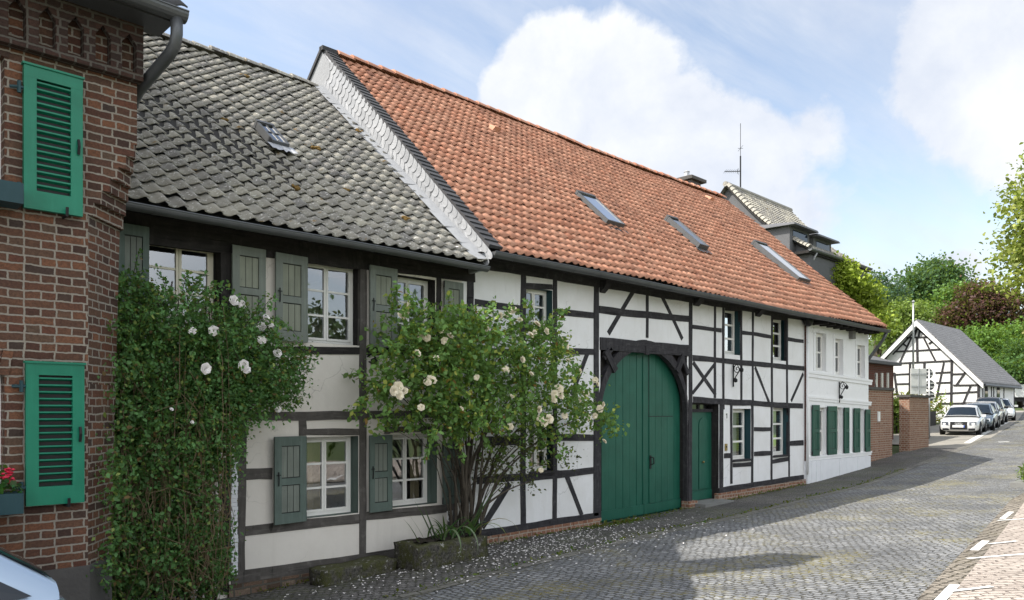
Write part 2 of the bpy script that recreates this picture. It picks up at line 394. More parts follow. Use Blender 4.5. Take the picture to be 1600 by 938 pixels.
M['paver']=m_cobble('pinkish_parking_pavers',(.35,.30,.26),(.45,.395,.345),(.21,.175,.15),.2,.1,rad(53),None,0)
M['gutter_stone']=m_cobble('gutter_stones',(.12,.115,.105),(.2,.19,.17),(.05,.05,.03),.3,.16,rad(4),(.12,.13,.03),.6)
M['bay']=m_plain('pale_parking_bay',(.27,.255,.225),.9,.15,2,.6,bs=40)
M['paint']=m_plain('worn_road_paint',(.70,.70,.68),.8,.16,9,.25)
M['earth']=m_plain('grassy_earth',(.06,.085,.028),.95,.4,1.3,.6,bs=12)
M['lawn']=m_plain('lawn',(.10,.15,.03),.95,.35,2,.6,bs=40)
M['concrete']=m_plain('grey_concrete',(.2,.2,.19),.9,.2,3,.4)
M['mossy']=None
def m_mossy():
    k=NT('mossy_stone'); p=k.pos(); n=k.noise(p,6,5,.7); n2=k.noise(p,30,4,.7)
    c=k.mix(k.ramp(n2,[(.35,0),(.65,1)]),(.04,.038,.034),(.14,.13,.11))
    c=k.mix(k.ramp(n,[(.45,0),(.6,.85)]),c,(.075,.08,.025))
    nz=k.n('ShaderNodeSeparateXYZ',{0:k.n('ShaderNodeNewGeometry').outputs['Normal']}).outputs[2]
    c=k.mix(k.math('MULTIPLY',k.ramp(nz,[(.5,0),(.9,1)]),.6),c,(.085,.09,.035))
    c=k.mix(k.ramp(k.noise(p,17,3),[(.64,0),(.68,.8)]),c,(.38,.37,.34))
    return k.out(k.prin(c,.95,k.bump(k.math('ADD',n2,n),1.0,.04),spec=.15))
M['mossy']=m_mossy()
M['metal']=m_plain('galvanised_steel',(.45,.46,.47),.4,.1,6,.05,metal=.6)
M['sign_back']=m_plain('grey_sign_back',(.62,.63,.61),.5,.05,4,.05)
M['car_white']=m_plain('white_car_paint',(.62,.63,.64),.25,.02,3,0,spec=.5,coat=.8)
M['car_blue']=m_plain('pale_silver_blue_paint',(.42,.52,.64),.22,.02,3,0,metal=.35,spec=.5,coat=1)
M['car_grey']=m_plain('slate_grey_paint',(.10,.13,.16),.25,.02,3,0,metal=.4,coat=.8)
M['car_beige']=m_plain('champagne_paint',(.36,.35,.33),.25,.02,3,0,metal=.5,coat=.8)
M['car_black']=m_plain('black_car_paint',(.012,.012,.014),.2,.02,3,0,coat=.8)
M['car_silver']=m_plain('silver_car_paint',(.62,.64,.66),.25,.02,3,0,metal=.3,coat=.8)
M['tyre']=m_plain('rubber',(.012,.012,.012),.8,.1,10,.1)
M['rim']=m_plain('alloy',(.4,.41,.42),.35,.05,10,0,metal=.8)
M['trim']=m_plain('black_trim',(.015,.015,.017),.45,.05,10,0)
M['lamp']=m_plain('headlamp_lens',(.55,.58,.62),.08,.15,30,0,spec=.8,coat=1)
M['lamp_dark']=m_plain('dark_headlamp',(.07,.08,.10),.08,.15,30,0,spec=.8,coat=1)
M['lamp_red']=m_plain('tail_lamp',(.5,.02,.015),.15,.1,20,0,coat=1)
M['orange']=m_plain('orange_beacon',(.75,.22,.03),.3,.05,20,0)
M['plate']=m_plain('number_plate',(.8,.8,.78),.4,.02,20,0)
M['plate_blue']=m_plain('plate_blue',(.02,.08,.45),.4,.02,20,0)
def m_carglass():
    k=NT('car_glass'); 
    return k.out(k.prin((.012,.018,.025),.04,None,0,.5,0))
M['carglass']=m_carglass()
M['sign_white']=m_plain('enamel_white',(.8,.8,.78),.35,.03,20,0)
M['sign_black']=m_plain('enamel_black',(.012,.012,.014),.35,.03,20,0)
M['brass']=m_plain('dull_brass',(.35,.26,.1),.4,.15,20,.1,metal=.7)
M['red_flower']=m_plain('geranium_red',(.6,.03,.07),.6,.25,40,.1)
# ================================================================ house helpers
def timber(house, name, p, q, w, mat, proud=.014, jit=.007, Y=0.0, depth=.05, world=False):
    """a hewn timber in the facade plane between two points (picture columns/rows turned into X,Z of the facade)"""
    a=Vector(p) if world else Vector(FP(*p,Y)); b=Vector(q) if world else Vector(FP(*q,Y))
    d=b-a; L=d.length; t=d/L; nrm=Vector((-t.y,t.x)); n=max(2,int(L/.35))
    lo=[];hi=[]
    ph=random.random()*9
    for i in range(n+1):
        c=a+t*L*i/n
        wv=math.sin(ph+i*.9)*jit*.6
        lo.append(c-nrm*(w/2+random.uniform(-jit,jit)-wv)); hi.append(c+nrm*(w/2+random.uniform(-jit,jit)+wv))
    mb=MB(); yf=Y-proud; yb=Y+depth
    ch=.006
    def uvp(i,k): return (i*L/n+ph*3, (k-.5)*w+ph)
    for i in range(n):
        A,B,C_,D_=lo[i],lo[i+1],hi[i+1],hi[i]
        f=lambda pt,y:(pt.x,y,pt.y)
        # uv: v along the length so the grain follows the timber
        mb.p([f(A,yf),f(B,yf),f(C_,yf),f(D_,yf)],0,None,[(ph,i*L/n),(ph,(i+1)*L/n),(ph+w,(i+1)*L/n),(ph+w,i*L/n)])
        mb.p([f(A,yb),f(B,yb),f(B,yf),f(A,yf)],0,None,[(ph,i*L/n),(ph,(i+1)*L/n),(ph+.05,(i+1)*L/n),(ph+.05,i*L/n)])
        mb.p([f(D_,yf),f(C_,yf),f(C_,yb),f(D_,yb)],0,None,[(ph,i*L/n),(ph,(i+1)*L/n),(ph+.05,(i+1)*L/n),(ph+.05,i*L/n)])
    f=lambda pt,y:(pt.x,y,pt.y)
    mb.p([f(lo[0],yb),f(lo[0],yf),f(hi[0],yf),f(hi[0],yb)]); mb.p([f(lo[n],yf),f(lo[n],yb),f(hi[n],yb),f(hi[n],yf)])
    return mb.build(name,mat,house,recalc=True)
def wall_sheet(mb, X0,X1,Z0,Z1,Y,openings):
    xs=sorted({X0,X1,*[o[0] for o in openings],*[o[1] for o in openings]})
    zs=sorted({Z0,Z1,*[o[2] for o in openings],*[o[3] for o in openings]})
    for i in range(len(xs)-1):
        for j in range(len(zs)-1):
            cx=(xs[i]+xs[i+1])/2; cz=(zs[j]+zs[j+1])/2
            if any(o[0]<cx<o[1] and o[2]<cz<o[3] for o in openings): continue
            mb.p([(xs[i],Y,zs[j]),(xs[i+1],Y,zs[j]),(xs[i+1],Y,zs[j+1]),(xs[i],Y,zs[j+1])])
def window(house, X0,X1,Z0,Z1, fx1, recess, fmat, nrow=3, ncol=2, reveal=None, sill=None, Y=0.0, bar=.028, fr=.05, curtain=None, glassmat=None):
    """opening X0..X1 x Z0..Z1; the frame stands 'recess' behind the wall and spans X0..fx1"""
    yf=Y+recess; mb=MB()
    fx0=X0
    def bx(x0,x1,z0,z1,y0,y1): mb.box(x0,x1,y0,y1,z0,z1)
    # outer frame
    bx(fx0,fx1,Z1-fr*.8,Z1,yf-.005,yf+.06); bx(fx0,fx1,Z0,Z0+fr*.9,yf-.005,yf+.06)
    bx(fx0,fx0+fr*.8,Z0+fr*.9,Z1-fr*.8,yf-.004,yf+.06); bx(fx1-fr*.8,fx1,Z0+fr*.9,Z1-fr*.8,yf-.004,yf+.06)
    ix0,ix1,iz0,iz1=fx0+fr*.8,fx1-fr*.8,Z0+fr*.9,Z1-fr*.8
    cw=(ix1-ix0)/ncol
    for c in range(ncol):
        a=ix0+c*cw; b=a+cw; e=.034
        g0=.003 
        # casement leaf
        bx(a+g0,b-g0,iz1-e,iz1-.002,yf-.015,yf+.03); bx(a+g0,b-g0,iz0+.002,iz0+e,yf-.015,yf+.03)
        bx(a+g0,a+e,iz0+e,iz1-e,yf-.014,yf+.03); bx(b-e,b-g0,iz0+e,iz1-e,yf-.014,yf+.03)
        for r in range(1,nrow):
            z=iz0+(iz1-iz0)*r/nrow; bx(a+e,b-e,z-bar/2,z+bar/2,yf-.006,yf+.02)
    w=mb.build('window',fmat,house,bevel=.004)
    pm=MB(); pm.p([(ix0,yf+.008,iz0),(ix1,yf+.008,iz0),(ix1,yf+.008,iz1),(ix0,yf+.008,iz1)])
    pm.build('pane',glassmat or M['glass'],w)
    rv=MB(); rm=reveal or M['teal']; e=.001
    yb=Y+recess+.07
    rv.p([(X1-e,Y+.001,Z0),(X1-e,yb,Z0),(X1-e,yb,Z1),(X1-e,Y+.001,Z1)]); rv.p([(X0+e,Y+.001,Z0),(X0+e,yb,Z0),(X0+e,yb,Z1),(X0+e,Y+.001,Z1)])
    rv.p([(X0,Y+.001,Z1-e),(X1,Y+.001,Z1-e),(X1,yb,Z1-e),(X0,yb,Z1-e)]); rv.p([(X0,Y+.001,Z0+e),(X1,Y+.001,Z0+e),(X1,yb,Z0+e),(X0,yb,Z0+e)])
    if fx1<X1-.005: rv.box(fx1,X1,yf,yf+.07,Z0,Z1)
    rv.build('reveal',rm,w,recalc=False)
    if sill:
        sm=MB(); sm.box(X0-.02,X1+.01,Y-.05,yf-.006,Z0-.035,Z0+.004); sm.build('sill',sill,w,bevel=.005)
    if curtain:
        cm=MB(); kind=curtain
        if kind=='sides':
            spans=[(ix0,ix0+(ix1-ix0)*.28),(ix1-(ix1-ix0)*.2,ix1)]
        elif kind=='full': spans=[(ix0,ix1)]
        elif kind=='left': spans=[(ix0,ix0+(ix1-ix0)*.45)]
        else: spans=[(ix0+(ix1-ix0)*.3,ix0+(ix1-ix0)*.62)]
        for a,b in spans:
            n=max(6,int((b-a)/.03)); P=[]
            for z in (iz0,iz1): P.append([(a+(b-a)*i/n, yf+.16+.018*math.sin(i*1.9+a*7), z) for i in range(n+1)])
            cm.grid(P)
        cm.build('curtain',M['drape'] if kind in('sides','mid') else M['curtain'],w,smooth=True,recalc=False)
    return w
def shutter(house, X0,X1,Z0,Z1, mats, Y=-.03, th=.035, tilt=0.0, boards=3, latch=True, hinge='l', panels=(.45,.55)):
    """ledged shutter with two sunken board panels; swung open against the wall"""
    mb=MB(); w=X1-X0; h=Z1-Z0; st=.105*min(1,w/.5); rl=.13*h/1.1; mid=.085*h/1.1
    pivot=X0 if hinge=='l' else X1
    ca,sa=math.cos(tilt),math.sin(tilt)
    def T(x,y,z):
        dx=x-pivot; return (pivot+dx*ca-(y)*sa*0, Y+y+ (dx*sa if hinge=='l' else -dx*sa)*-1, z)
    def bx(m,x0,x1,y0,y1,z0,z1):
        m.hexa([T(x0,y0,z0),T(x1,y0,z0),T(x1,y1,z0),T(x0,y1,z0),T(x0,y0,z1),T(x1,y0,z1),T(x1,y1,z1),T(x0,y1,z1)])
    zm=Z0+rl+(h-2*rl-mid)*panels[0]*1.05
    bx(mb,X0,X1,-th,0,Z0,Z0+rl); bx(mb,X0,X1,-th,0,Z1-rl*.9,Z1)
    bx(mb,X0,X0+st,-th+.001,0,Z0+rl,Z1-rl*.9); bx(mb,X1-st,X1,-th+.001,0,Z0+rl,Z1-rl*.9)
    bx(mb,X0+st,X1-st,-th+.002,0,zm,zm+mid)
    o=mb.build('shutter',mats[0],house,bevel=.004)
    bm_=MB()
    for z0,z1 in ((Z0+rl,zm),(zm+mid,Z1-rl*.9)):
        bw=(w-2*st)/boards
        for k in range(boards):
            bx(bm_,X0+st+k*bw+.004,X0+st+(k+1)*bw-.004,-th+.016,-.004,z0+.012,z1-.012)
    bm_.build('shutter_panel',mats[1],o,bevel=.003)
    bk=MB(); bx(bk,X0+st*.6,X1-st*.6,-.012,-.003,Z0+rl*.6,Z1-rl*.6); bk.build('backing',M['iron'],o)
    if latch:
        lm=MB(); x=X0+st*.5 if hinge=='r' else X1-st*.5
        zc=(Z0+Z1)/2+.02; lm.tube([T(x,-th-.012,zc-.09),T(x,-th-.02,zc),T(x,-th-.012,zc+.09)],.008,6); lm.tube([T(x-.03,-th-.014,zc+.05),T(x+.03,-th-.014,zc+.05)],.006,5)
        lm.build('latch',M['iron'],o)
    x=pivot
    for z in (Z0+rl*.5,Z1-rl*.45):
        hm=MB(); hm.tube([T(x,-th*.5,z-.05),T(x,-th*.5,z+.05)],.014,6); hm.build('hinge',M['iron'],o)
    return o
class Slope:
    def __init__(s,Ye,Ze,Yr,Zr):
        s.o=Vector((0,Ye,Ze)); d=Vector((0,Yr-Ye,Zr-Ze)); s.L=d.length; s.v=d/s.L; s.u=Vector((1,0,0)); s.n=s.u.cross(s.v).normalized()
    def at(s,x,v,n=0.0): return s.o+s.u*x+s.v*v+s.n*n
    def px(s,px,py,lift=0.0):
        p=on_plane(px,py,s.o+s.n*lift,s.n); return p.x,(p-s.o).dot(s.v)
def pantiles(name, house, sl, X0,X1, w, r, A, mat, colf, lip=.018, sag=None, jitter=1.0, over=.055, skip=None, v0=0.0):
    nc=int(round((X1-X0)/w)); w=(X1-X0)/nc; nr=int(round((sl.L-v0)/r)); r=(sl.L-v0)/nr
    NP=9; V=[];F=[];Cc=[]
    prof=[A*(.5-.5*math.cos(2*math.pi*(k/(NP-1))**1.0))*(1.0) for k in range(NP)]
    # s-shaped pantile: flat trough on the left, roll on the right
    prof=[]
    for k in range(NP):
        t=k/(NP-1)
        prof.append(A*(.92*math.sin(math.pi/2*min(1,(t-.55)/.3))-max(0,t-.85)*1.6 if t>.55 else -.40*math.sin(math.pi*t/.55)))
    for j in range(nr):
        for i in range(nc):
            if skip and skip(X0+(i+.5)*w, v0+(j+.5)*r): continue
            jx=random.gauss(0,.004)*jitter; jv=random.gauss(0,.008)*jitter; jn=random.gauss(0,.004)*jitter; rot=random.gauss(0,.012)*jitter
            x0=X0+i*w; vv=v0+j*r
            base=len(V)
            for row,(dv,dn) in enumerate(((0,lip*.62+.02),(r+over,-.008))):
                for k in range(NP):
                    t=k/(NP-1); xx=x0+t*w*1.06+jx; v=vv+dv+jv+(t-.5)*w*rot*2
                    n=prof[k]+dn+jn
                    if sag: n+=sag(xx,v)
                    V.append(sl.at(xx,v,n))
            for k in range(NP):      # lip
                t=k/(NP-1); xx=x0+t*w*1.06+jx; v=vv+jv+(t-.5)*w*rot*2+.004
                n=prof[k]+jn+lip*.62+.004
                if sag: n+=sag(xx,v)
                V.append(sl.at(xx,v,n))
            c=colf(x0,vv)
            for k in range(NP-1):
                F.append((base+k,base+k+1,base+NP+k+1,base+NP+k)); Cc.append(c)
                F.append((base+2*NP+k,base+2*NP+k+1,base+k+1,base+k)); Cc.append(c)
    mb=MB(); mb.v=[tuple(q) for q in V]; mb.f=F; mb.m=[0]*len(F); mb.c=Cc
    o=mb.build(name,mat,house,smooth=False,recalc=False)
    # smooth along the curve
    me=o.data; sm=np.ones(len(me.polygons),bool); me.polygons.foreach_set('use_smooth',sm)
    return o
def roof_deck(mb,sl,X0,X1,n=-.03,back=None):
    a=[sl.at(X0,-.05,n),sl.at(X1,-.05,n),sl.at(X1,sl.L,n),sl.at(X0,sl.L,n)]; mb.p(a)
def half_gutter(house,X0,X1,y,z,r=.075,joints=1.0,mat=None,name='gutter',zslope=0.0):
    mb=MB(); n=9; N=max(2,int((X1-X0)/.6))
    zz=lambda x: z+zslope*(x-X0)+.006*math.sin(x*1.3)
    for rr,flip in ((r,0),(r-.006,1)):
        P=[]
        for k in range(n+1):
            w=math.pi+math.pi*k/n; P.append([(X0+(X1-X0)*i/N, y+rr*math.cos(w), zz(X0+(X1-X0)*i/N)+rr*math.sin(w)) for i in range(N+1)])
        mb.grid(P)
    P=[(X0+(X1-X0)*i/N,y-r,zz(X0+(X1-X0)*i/N)) for i in range(N+1)]; mb.tube(P,.009,6)
    x=X0+joints*.6
    while x<X1:
        for k in range(n):
            w=math.pi+math.pi*k/n; w2=math.pi+math.pi*(k+1)/n; q=r+.005
            mb.p([(x,y+q*math.cos(w),zz(x)+q*math.sin(w)),(x+.025,y+q*math.cos(w),zz(x)+q*math.sin(w)),(x+.025,y+q*math.cos(w2),zz(x)+q*math.sin(w2)),(x,y+q*math.cos(w2),zz(x)+q*math.sin(w2))])
        x+=joints
    for xe in (X0,X1):
        pts=[(xe,y+r*math.cos(math.pi+math.pi*k/n),zz(xe)+r*math.sin(math.pi+math.pi*k/n)) for k in range(n+1)]; mb.p(pts)
    return mb.build(name,mat or M['zinc'],house,smooth=False,recalc=False)
def ridge_tiles(house,X0,X1,y,z,mat,r=.12,step=.36,sag=None,colf=None,name='ridge_tiles'):
    mb=MB(); x=X0; n=8
    while x<X1-.05:
        e=min(x+step+.05,X1); rr=r+random.uniform(-.006,.006); dz=random.gauss(0,.008); c=colf() if colf else (random.random(),random.random()*.5,0)
        sg=sag(x,0) if sag else 0
        P=[]
        for k in range(n+1):
            w=math.pi*k/n; P.append([(x,y+(rr+.016)*math.cos(w)*1.15,z+dz+sg+(rr+.016)*math.sin(w)*.9-.03),(e,y+rr*.92*math.cos(w)*1.15,z+dz+sg+rr*.92*math.sin(w)*.9-.03)])
        mb.grid(P,0,c)
        for k in range(n): mb.p([P[k][0],P[k+1][0],(x,y+rr*.85*math.cos(math.pi*(k+1)/n),z+dz+sg+rr*.7*math.sin(math.pi*(k+1)/n)-.03),(x,y+rr*.85*math.cos(math.pi*k/n),z+dz+sg+rr*.7*math.sin(math.pi*k/n)-.03)],0,c)
        x+=step
    return mb.build(name,mat,house,smooth=True,recalc=False)
def skylight(house,sl,corners,mat_fr,grid=False,lift=.09,apron=None):
    """corners: TL,TR,BR,BL in the picture; becomes a real roof window lying on the slope"""
    c=[sl.px(a,b,lift) for a,b in corners]
    x0=(c[0][0]+c[3][0])/2; x1=(c[1][0]+c[2][0])/2; v1=(c[0][1]+c[1][1])/2; v0=(c[2][1]+c[3][1])/2
    mb=MB(); e=.04
    def bx(m,a,b,p,q,n0,n1):
        m.hexa([sl.at(a,p,n0),sl.at(b,p,n0),sl.at(b,q,n0),sl.at(a,q,n0),sl.at(a,p,n1),sl.at(b,p,n1),sl.at(b,q,n1),sl.at(a,q,n1)])
    bx(mb,x0,x0+e,v0,v1,-.02,lift); bx(mb,x1-e,x1,v0,v1,-.02,lift); bx(mb,x0+e,x1-e,v0,v0+e,-.02,lift-.003); bx(mb,x0-.005,x1+.005,v1-e*1.5,v1+.01,-.02,lift+.015)
    if grid:
        xm=(x0+x1)/2; vm=(v0+v1)/2; bx(mb,xm-.012,xm+.012,v0+e,v1-e*1.5,lift-.03,lift-.004); bx(mb,x0+e,x1-e,vm-.012,vm+.012,lift-.03,lift-.005)
    o=mb.build('skylight',mat_fr,house,bevel=.004)
    pm=MB(); pm.p([sl.at(x0+e*.5,v0+e*.5,lift-.016),sl.at(x1-e*.5,v0+e*.5,lift-.016),sl.at(x1-e*.5,v1-e,lift-.016),sl.at(x0+e*.5,v1-e,lift-.016)]); pm.build('pane',M['skyglass'],o)
    am=MB(); n=10; P=[]
    for r_,(v,l) in enumerate(((v0+.01,.05),(v0-(apron or .16),.062))):
        P.append([sl.at(x0-.07+(x1-x0+.14)*i/n, v-(.03 if i%2 and r_ else 0), l+(.014*math.sin(i*2.2) if r_ else 0)) for i in range(n+1)])
    am.grid(P); am.build('apron',M['zinc_pale'] if grid else M['zinc'],o,recalc=False)
    return o
# ================================================================ grey-roofed cottage
def zr(v): return EZ+v
cot=thing('timbered_cottage','old half-timbered cottage with weathered grey pantile roof, sage shutters and cream plaster','house',(5.3,0,g(5.3,0)))
CX0,CX1=2.45,7.98
def wopen(l,r,ptr,pbr,rec):
    """opening from picture column l (wall plane) to r (wall plane), top/bottom at the frame's right edge ptr/pbr"""
    X0=FX(l); X1=FX(r); fx1,Z1=FP(*ptr,rec); _,Z0=FP(*pbr,rec); return [X0,X1,Z0,Z1,min(fx1,X1)]
REC=.17
cw=[wopen(471,560,(547.5,681),(547.5,800),REC), wopen(605,683,(667,677.6),(667,785.5),REC),
    wopen(229,345,(333,388),(333,505),REC), wopen(474,563,(551,419),(551,541.5),REC), wopen(612,680,(668,440),(668,548),REC)]
mb=MB(); wall_sheet(mb,CX0,CX1,zr(-2.9),zr(2.3),0.0,[o[:4] for o in cw])
mb.build('plaster_wall',M['plaster_cream'],cot,recalc=False)
sh=MB(); sh.box(CX0,CX1,9.6,9.8,zr(-2.9),zr(2.2)); sh.box(CX0,CX0+.1,.3,9.6,zr(-2.9),zr(2.2)); sh.box(CX0+.1,CX1,.6,9.6,zr(.0),zr(.1)); sh.build('rear_walls',M['plaster_cream'],cot)
for i,o in enumerate(cw):
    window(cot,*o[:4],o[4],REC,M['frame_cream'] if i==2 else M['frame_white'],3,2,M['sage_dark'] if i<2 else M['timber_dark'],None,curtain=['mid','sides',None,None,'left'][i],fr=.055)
tg=M['timber_grey']; td=M['timber_dark']
T=lambda n,p,q,w,m=tg,pr=.014: timber(cot,n,p,q,w,m,pr)
T('eaves_beam',(188,352),(741,424),.36,td,.022)
T('post',(567,415),(566,872),.11,tg,.016)
T('post',(352,388),(352,520),.13,td,.016)
T('post',(377,520),(374,905),.14,tg,.017)
T('post',(685,430),(685,560),.09,td,.016)
T('post',(734,425),(734,600),.13,M['timber_black'],.018)
T('post',(716,590),(704,842),.15,tg,.015)
T('rail',(420,547),(562,549),.11,td,.012)
T('rail',(571,549),(733,551),.12,td,.012)
T('rail',(384,650),(561,650),.12,tg,.012)
T('rail',(571,648),(700,648),.11,tg,.012)
T('rail',(477,675.5),(561,675.5),.085,tg,.010)
T('rail',(601,672),(700,670),.09,tg,.010)
T('post',(472.5,656),(472.5,681),.10,tg,.013)
T('post',(605,654),(605,678),.09,tg,.013)
T('rail',(384,741),(425,740),.14,tg,.011)
T('rail',(383,830),(561,810),.125,tg,.012)
T('rail',(571,807),(699,794),.125,tg,.012)
T('sill_beam',(361,905),(722,850),.165,tg,.020)
T('strut',(353,720),(350,925),.10,td,.03)
mb=MB()
for i in range(28):
    z0,z1=FP(363.5,722,-.02)[1],FP(363.5,898,-.02)[1]; a=z1+(z0-z1)*i/28; x=FX(363.5)
    mb.box(x-.035-random.uniform(0,.012),x+.035+random.uniform(0,.012),-.05-random.uniform(0,.01),.03,a,a+(z0-z1)/28-.004)
mb.build('whitewashed_quoin',M['roughcast'],cot)
# stone plinth follows the slope of the street
def plinth(house,X0,X1,topf,mat,y=-.045,name='plinth'):
    mb=MB(); n=max(2,int((X1-X0)/.25))
    for i in range(n):
        a=X0+(X1-X0)*i/n; b=X0+(X1-X0)*(i+1)/n
        za,zb=topf(a),topf(b); j=random.uniform(-.012,.012)
        mb.hexa([(a,y+j,g(a,0)-.3),(b,y+j,g(b,0)-.3),(b,.06,g(b,0)-.3),(a,.06,g(a,0)-.3),(a,y+j,za),(b,y+j,zb),(b,.06,zb),(a,.06,za)])
    return mb.build(name,mat,house)
p0=FP(361,915); p1=FP(722,860)
plinth(cot,FX(355),FX(735),lambda x:p0[1]+(p1[1]-p0[1])*(x-p0[0])/(p1[0]-p0[0])+.015,M['stone_base'])
def sh_px(l,r,ty,by): # shutter corners on the wall plane
    X0=FX(l,-.05);X1=FX(r,-.05); return X0,X1,FP((l+r)/2,by,-.05)[1],FP((l+r)/2,ty,-.05)[1]
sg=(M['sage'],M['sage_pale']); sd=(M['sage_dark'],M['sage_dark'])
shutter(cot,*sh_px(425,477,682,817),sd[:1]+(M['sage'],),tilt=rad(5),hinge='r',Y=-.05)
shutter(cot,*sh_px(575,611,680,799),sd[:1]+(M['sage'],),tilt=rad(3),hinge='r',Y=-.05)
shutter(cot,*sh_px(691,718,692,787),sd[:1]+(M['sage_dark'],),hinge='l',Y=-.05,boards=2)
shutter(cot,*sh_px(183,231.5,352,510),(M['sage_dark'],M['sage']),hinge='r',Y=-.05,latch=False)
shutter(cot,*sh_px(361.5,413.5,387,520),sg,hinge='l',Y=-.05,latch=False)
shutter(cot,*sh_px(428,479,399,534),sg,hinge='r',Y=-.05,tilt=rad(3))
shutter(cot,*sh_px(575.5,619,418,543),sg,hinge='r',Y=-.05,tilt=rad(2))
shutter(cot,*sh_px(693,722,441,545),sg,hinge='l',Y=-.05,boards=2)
# roof
GS=Slope(-.48,zr(2.27),5.0,zr(6.72))
def gsag(x,v): return .022*math.sin(x*.9+.6)+.018*math.sin(v*1.1+x*.4)-.03*math.exp(-((x-5.2)**2)/5)*math.sin(math.pi*v/GS.L)
def gcol(x,v):
    return (min(1,max(0,random.gauss(.5,.2))), max(0,random.gauss(.15,.13)), 0)
pantiles('roof',cot,GS,2.42,8.45,.21,.255,.040,M['tile_grey'],gcol,sag=gsag,jitter=1.3,lip=.034,skip=lambda x,v:x>8.08+.38*v/GS.L)
mb=MB(); roof_deck(mb,GS,2.42,8.15,-.04); GSB=Slope(10.4,zr(2.27),5.0,zr(6.72)); mb.p([GSB.at(2.42,0),GSB.at(8.15,0),GSB.at(8.15,GSB.L),GSB.at(2.42,GSB.L)]); mb.build('roof_boarding',M['deck'],cot,recalc=False)
mb=MB(); mb.p([(CX0,-.44,zr(2.24)),(8.0,-.44,zr(2.24)),(8.0,.1,zr(2.26)),(CX0,.1,zr(2.26))]); mb.build('soffit',M['timber_dark'],cot,recalc=False)
rt=ridge_tiles(cot,2.42,8.3,5.0,zr(6.75),M['tile_grey'],.11,.33,sag=lambda x,v:.02*math.sin(x*1.2))
skylight(cot,GS,[(396,189),(416,190),(459,226),(434,222)],M['zinc'],grid=True,lift=.10,apron=.22)
half_gutter(cot,2.5,8.02,-.55,zr(2.22),.072,.95,M['zinc'])
mb=MB(); mb.tube([(2.62,-.55,zr(2.13)),(2.62,-.5,zr(2.0)),(2.62,-.12,zr(1.78)),(2.62,-.09,zr(1.6)),(2.62,-.09,zr(-2.2))],.045,10); mb.build('downpipe',M['zinc'],cot,smooth=True)
# moss cushions lying on the tiles
for (a,b,s_) in [(383,122,.09),(492,233,.13),(350,185,.08),(557,210,.11),(463,293,.09),(633,345,.11),(588,165,.07),(540,298,.08)]:
    x,v=GS.px(a,b); mb=MB()
    for k in range(11):
        q=GS.at(x+random.gauss(0,s_*.34),v+random.gauss(0,s_*.26),.05+gsag(x,v)); r=s_*random.uniform(.2,.5)
        mb.lathe(q,[(.01,r*.32),(r*.6,r*.24),(r,-.01),(r*.6,-.03)],7)
    mb.build('moss_cushion',m_moss if 'm_moss' in globals() else M.setdefault('moss',m_plain('ochre_moss',(.17,.105,.03),.95,.4,18,.8,bs=50)),cot,smooth=True)
# heritage plaque on the right post: white shield with a dark emblem
x,z=FP(702.5,807,-.016); mb=MB(); w=.055; h=.085
mb.prism([(x-w,-.022,z+h),(x-w,-.022,z-h*.45),(x-w*.55,-.022,z-h*.85),(x,-.022,z-h),(x+w*.55,-.022,z-h*.85),(x+w,-.022,z-h*.45),(x+w,-.022,z+h)],(0,.01,0)); pl=mb.build('heritage_plaque',M['sign_white'],cot)
mb=MB()
for (dx,dz,a,b) in [(-.026,.045,.014,.03),(.022,.05,.018,.018),(.028,.022,.012,.012),(-.005,-.008,.02,.008)]: mb.box(x+dx-a,x+dx+a,-.0245,-.0225,z+dz-b,z+dz+b)
mb.lathe((x,-.0245,z-.04),[(.03,0),(.03,.002)],12,axis='y'); mb.box(x-.006,x+.006,-.0245,-.0225,z-.02,z+.075); mb.build('emblem',M['sign_black'],pl)
# small iron wall lamp bracket on the centre post
x,z=FP(578,563,-.05); mb=MB(); mb.tube([(x-.02,-.02,z+.05),(x,-.09,z+.09),(x+.03,-.15,z+.03),(x+.02,-.1,z-.05),(x-.01,-.04,z-.02)],.014,6); mb.lathe((x+.02,-.13,z-.02),[(.01,.05),(.05,.03),(.055,-.04),(.02,-.07)],10); mb.build('wall_lantern',M['iron'],cot)
# ================================================================ terracotta-roofed farmhouse
farm=thing('timbered_farmhouse','long black and white half-timbered farmhouse with red pantile roof and arched green gate','house',(15,0,g(15,0)))
FX0,FX1=7.98,FX(1257); FX2=24.55
RF=.15
fw=[wopen(820.7,863,(854,456),(854,531),RF), wopen(827,870,(854,648),(854,735),RF),
    wopen(1132.7,1156.3,(1147.6,485),(1147.6,556),RF), wopen(1207.6,1231,(1220,500),(1220,565),RF),
    wopen(1145,1173,(1162.6,639),(1162.6,717),RF), wopen(1208,1231.5,(1223,637),(1223,710.5),RF)]
gx0=FX(938); gx1=FX(1073.5); gz1=FP(1004,540)[1]; dx0=FX(1081); dx1=FX(1123); dz1=FP(1100,629)[1]
gate_o=(gx0,gx1,zr(-2.6),gz1); door_o=(dx0,dx1,zr(-2.6),dz1)
mb=MB(); wall_sheet(mb,FX0,FX1,zr(-2.6),zr(2.55),0.0,[o[:4] for o in fw]+[gate_o,door_o]); mb.build('plaster_wall',M['plaster_white'],farm,recalc=False)
sh=MB(); sh.box(FX0+.05,FX2-.05,10.2,10.4,zr(-2.6),zr(2.4)); sh.box(FX0,FX0+.1,.3,10.2,zr(-2.6),zr(2.6)); sh.box(FX0+.1,gx0-.1,.8,10.2,zr(.1),zr(.2)); sh.box(dx1+.1,FX2-.1,.8,10.2,zr(.1),zr(.2)); sh.box(gx0-.1,gx0-.05,.4,4,zr(-2.6),zr(2.3)); sh.box(dx1+.05,dx1+.1,.4,4,zr(-2.6),zr(2.3))
sh.build('rear_walls',M['plaster_white'],farm)
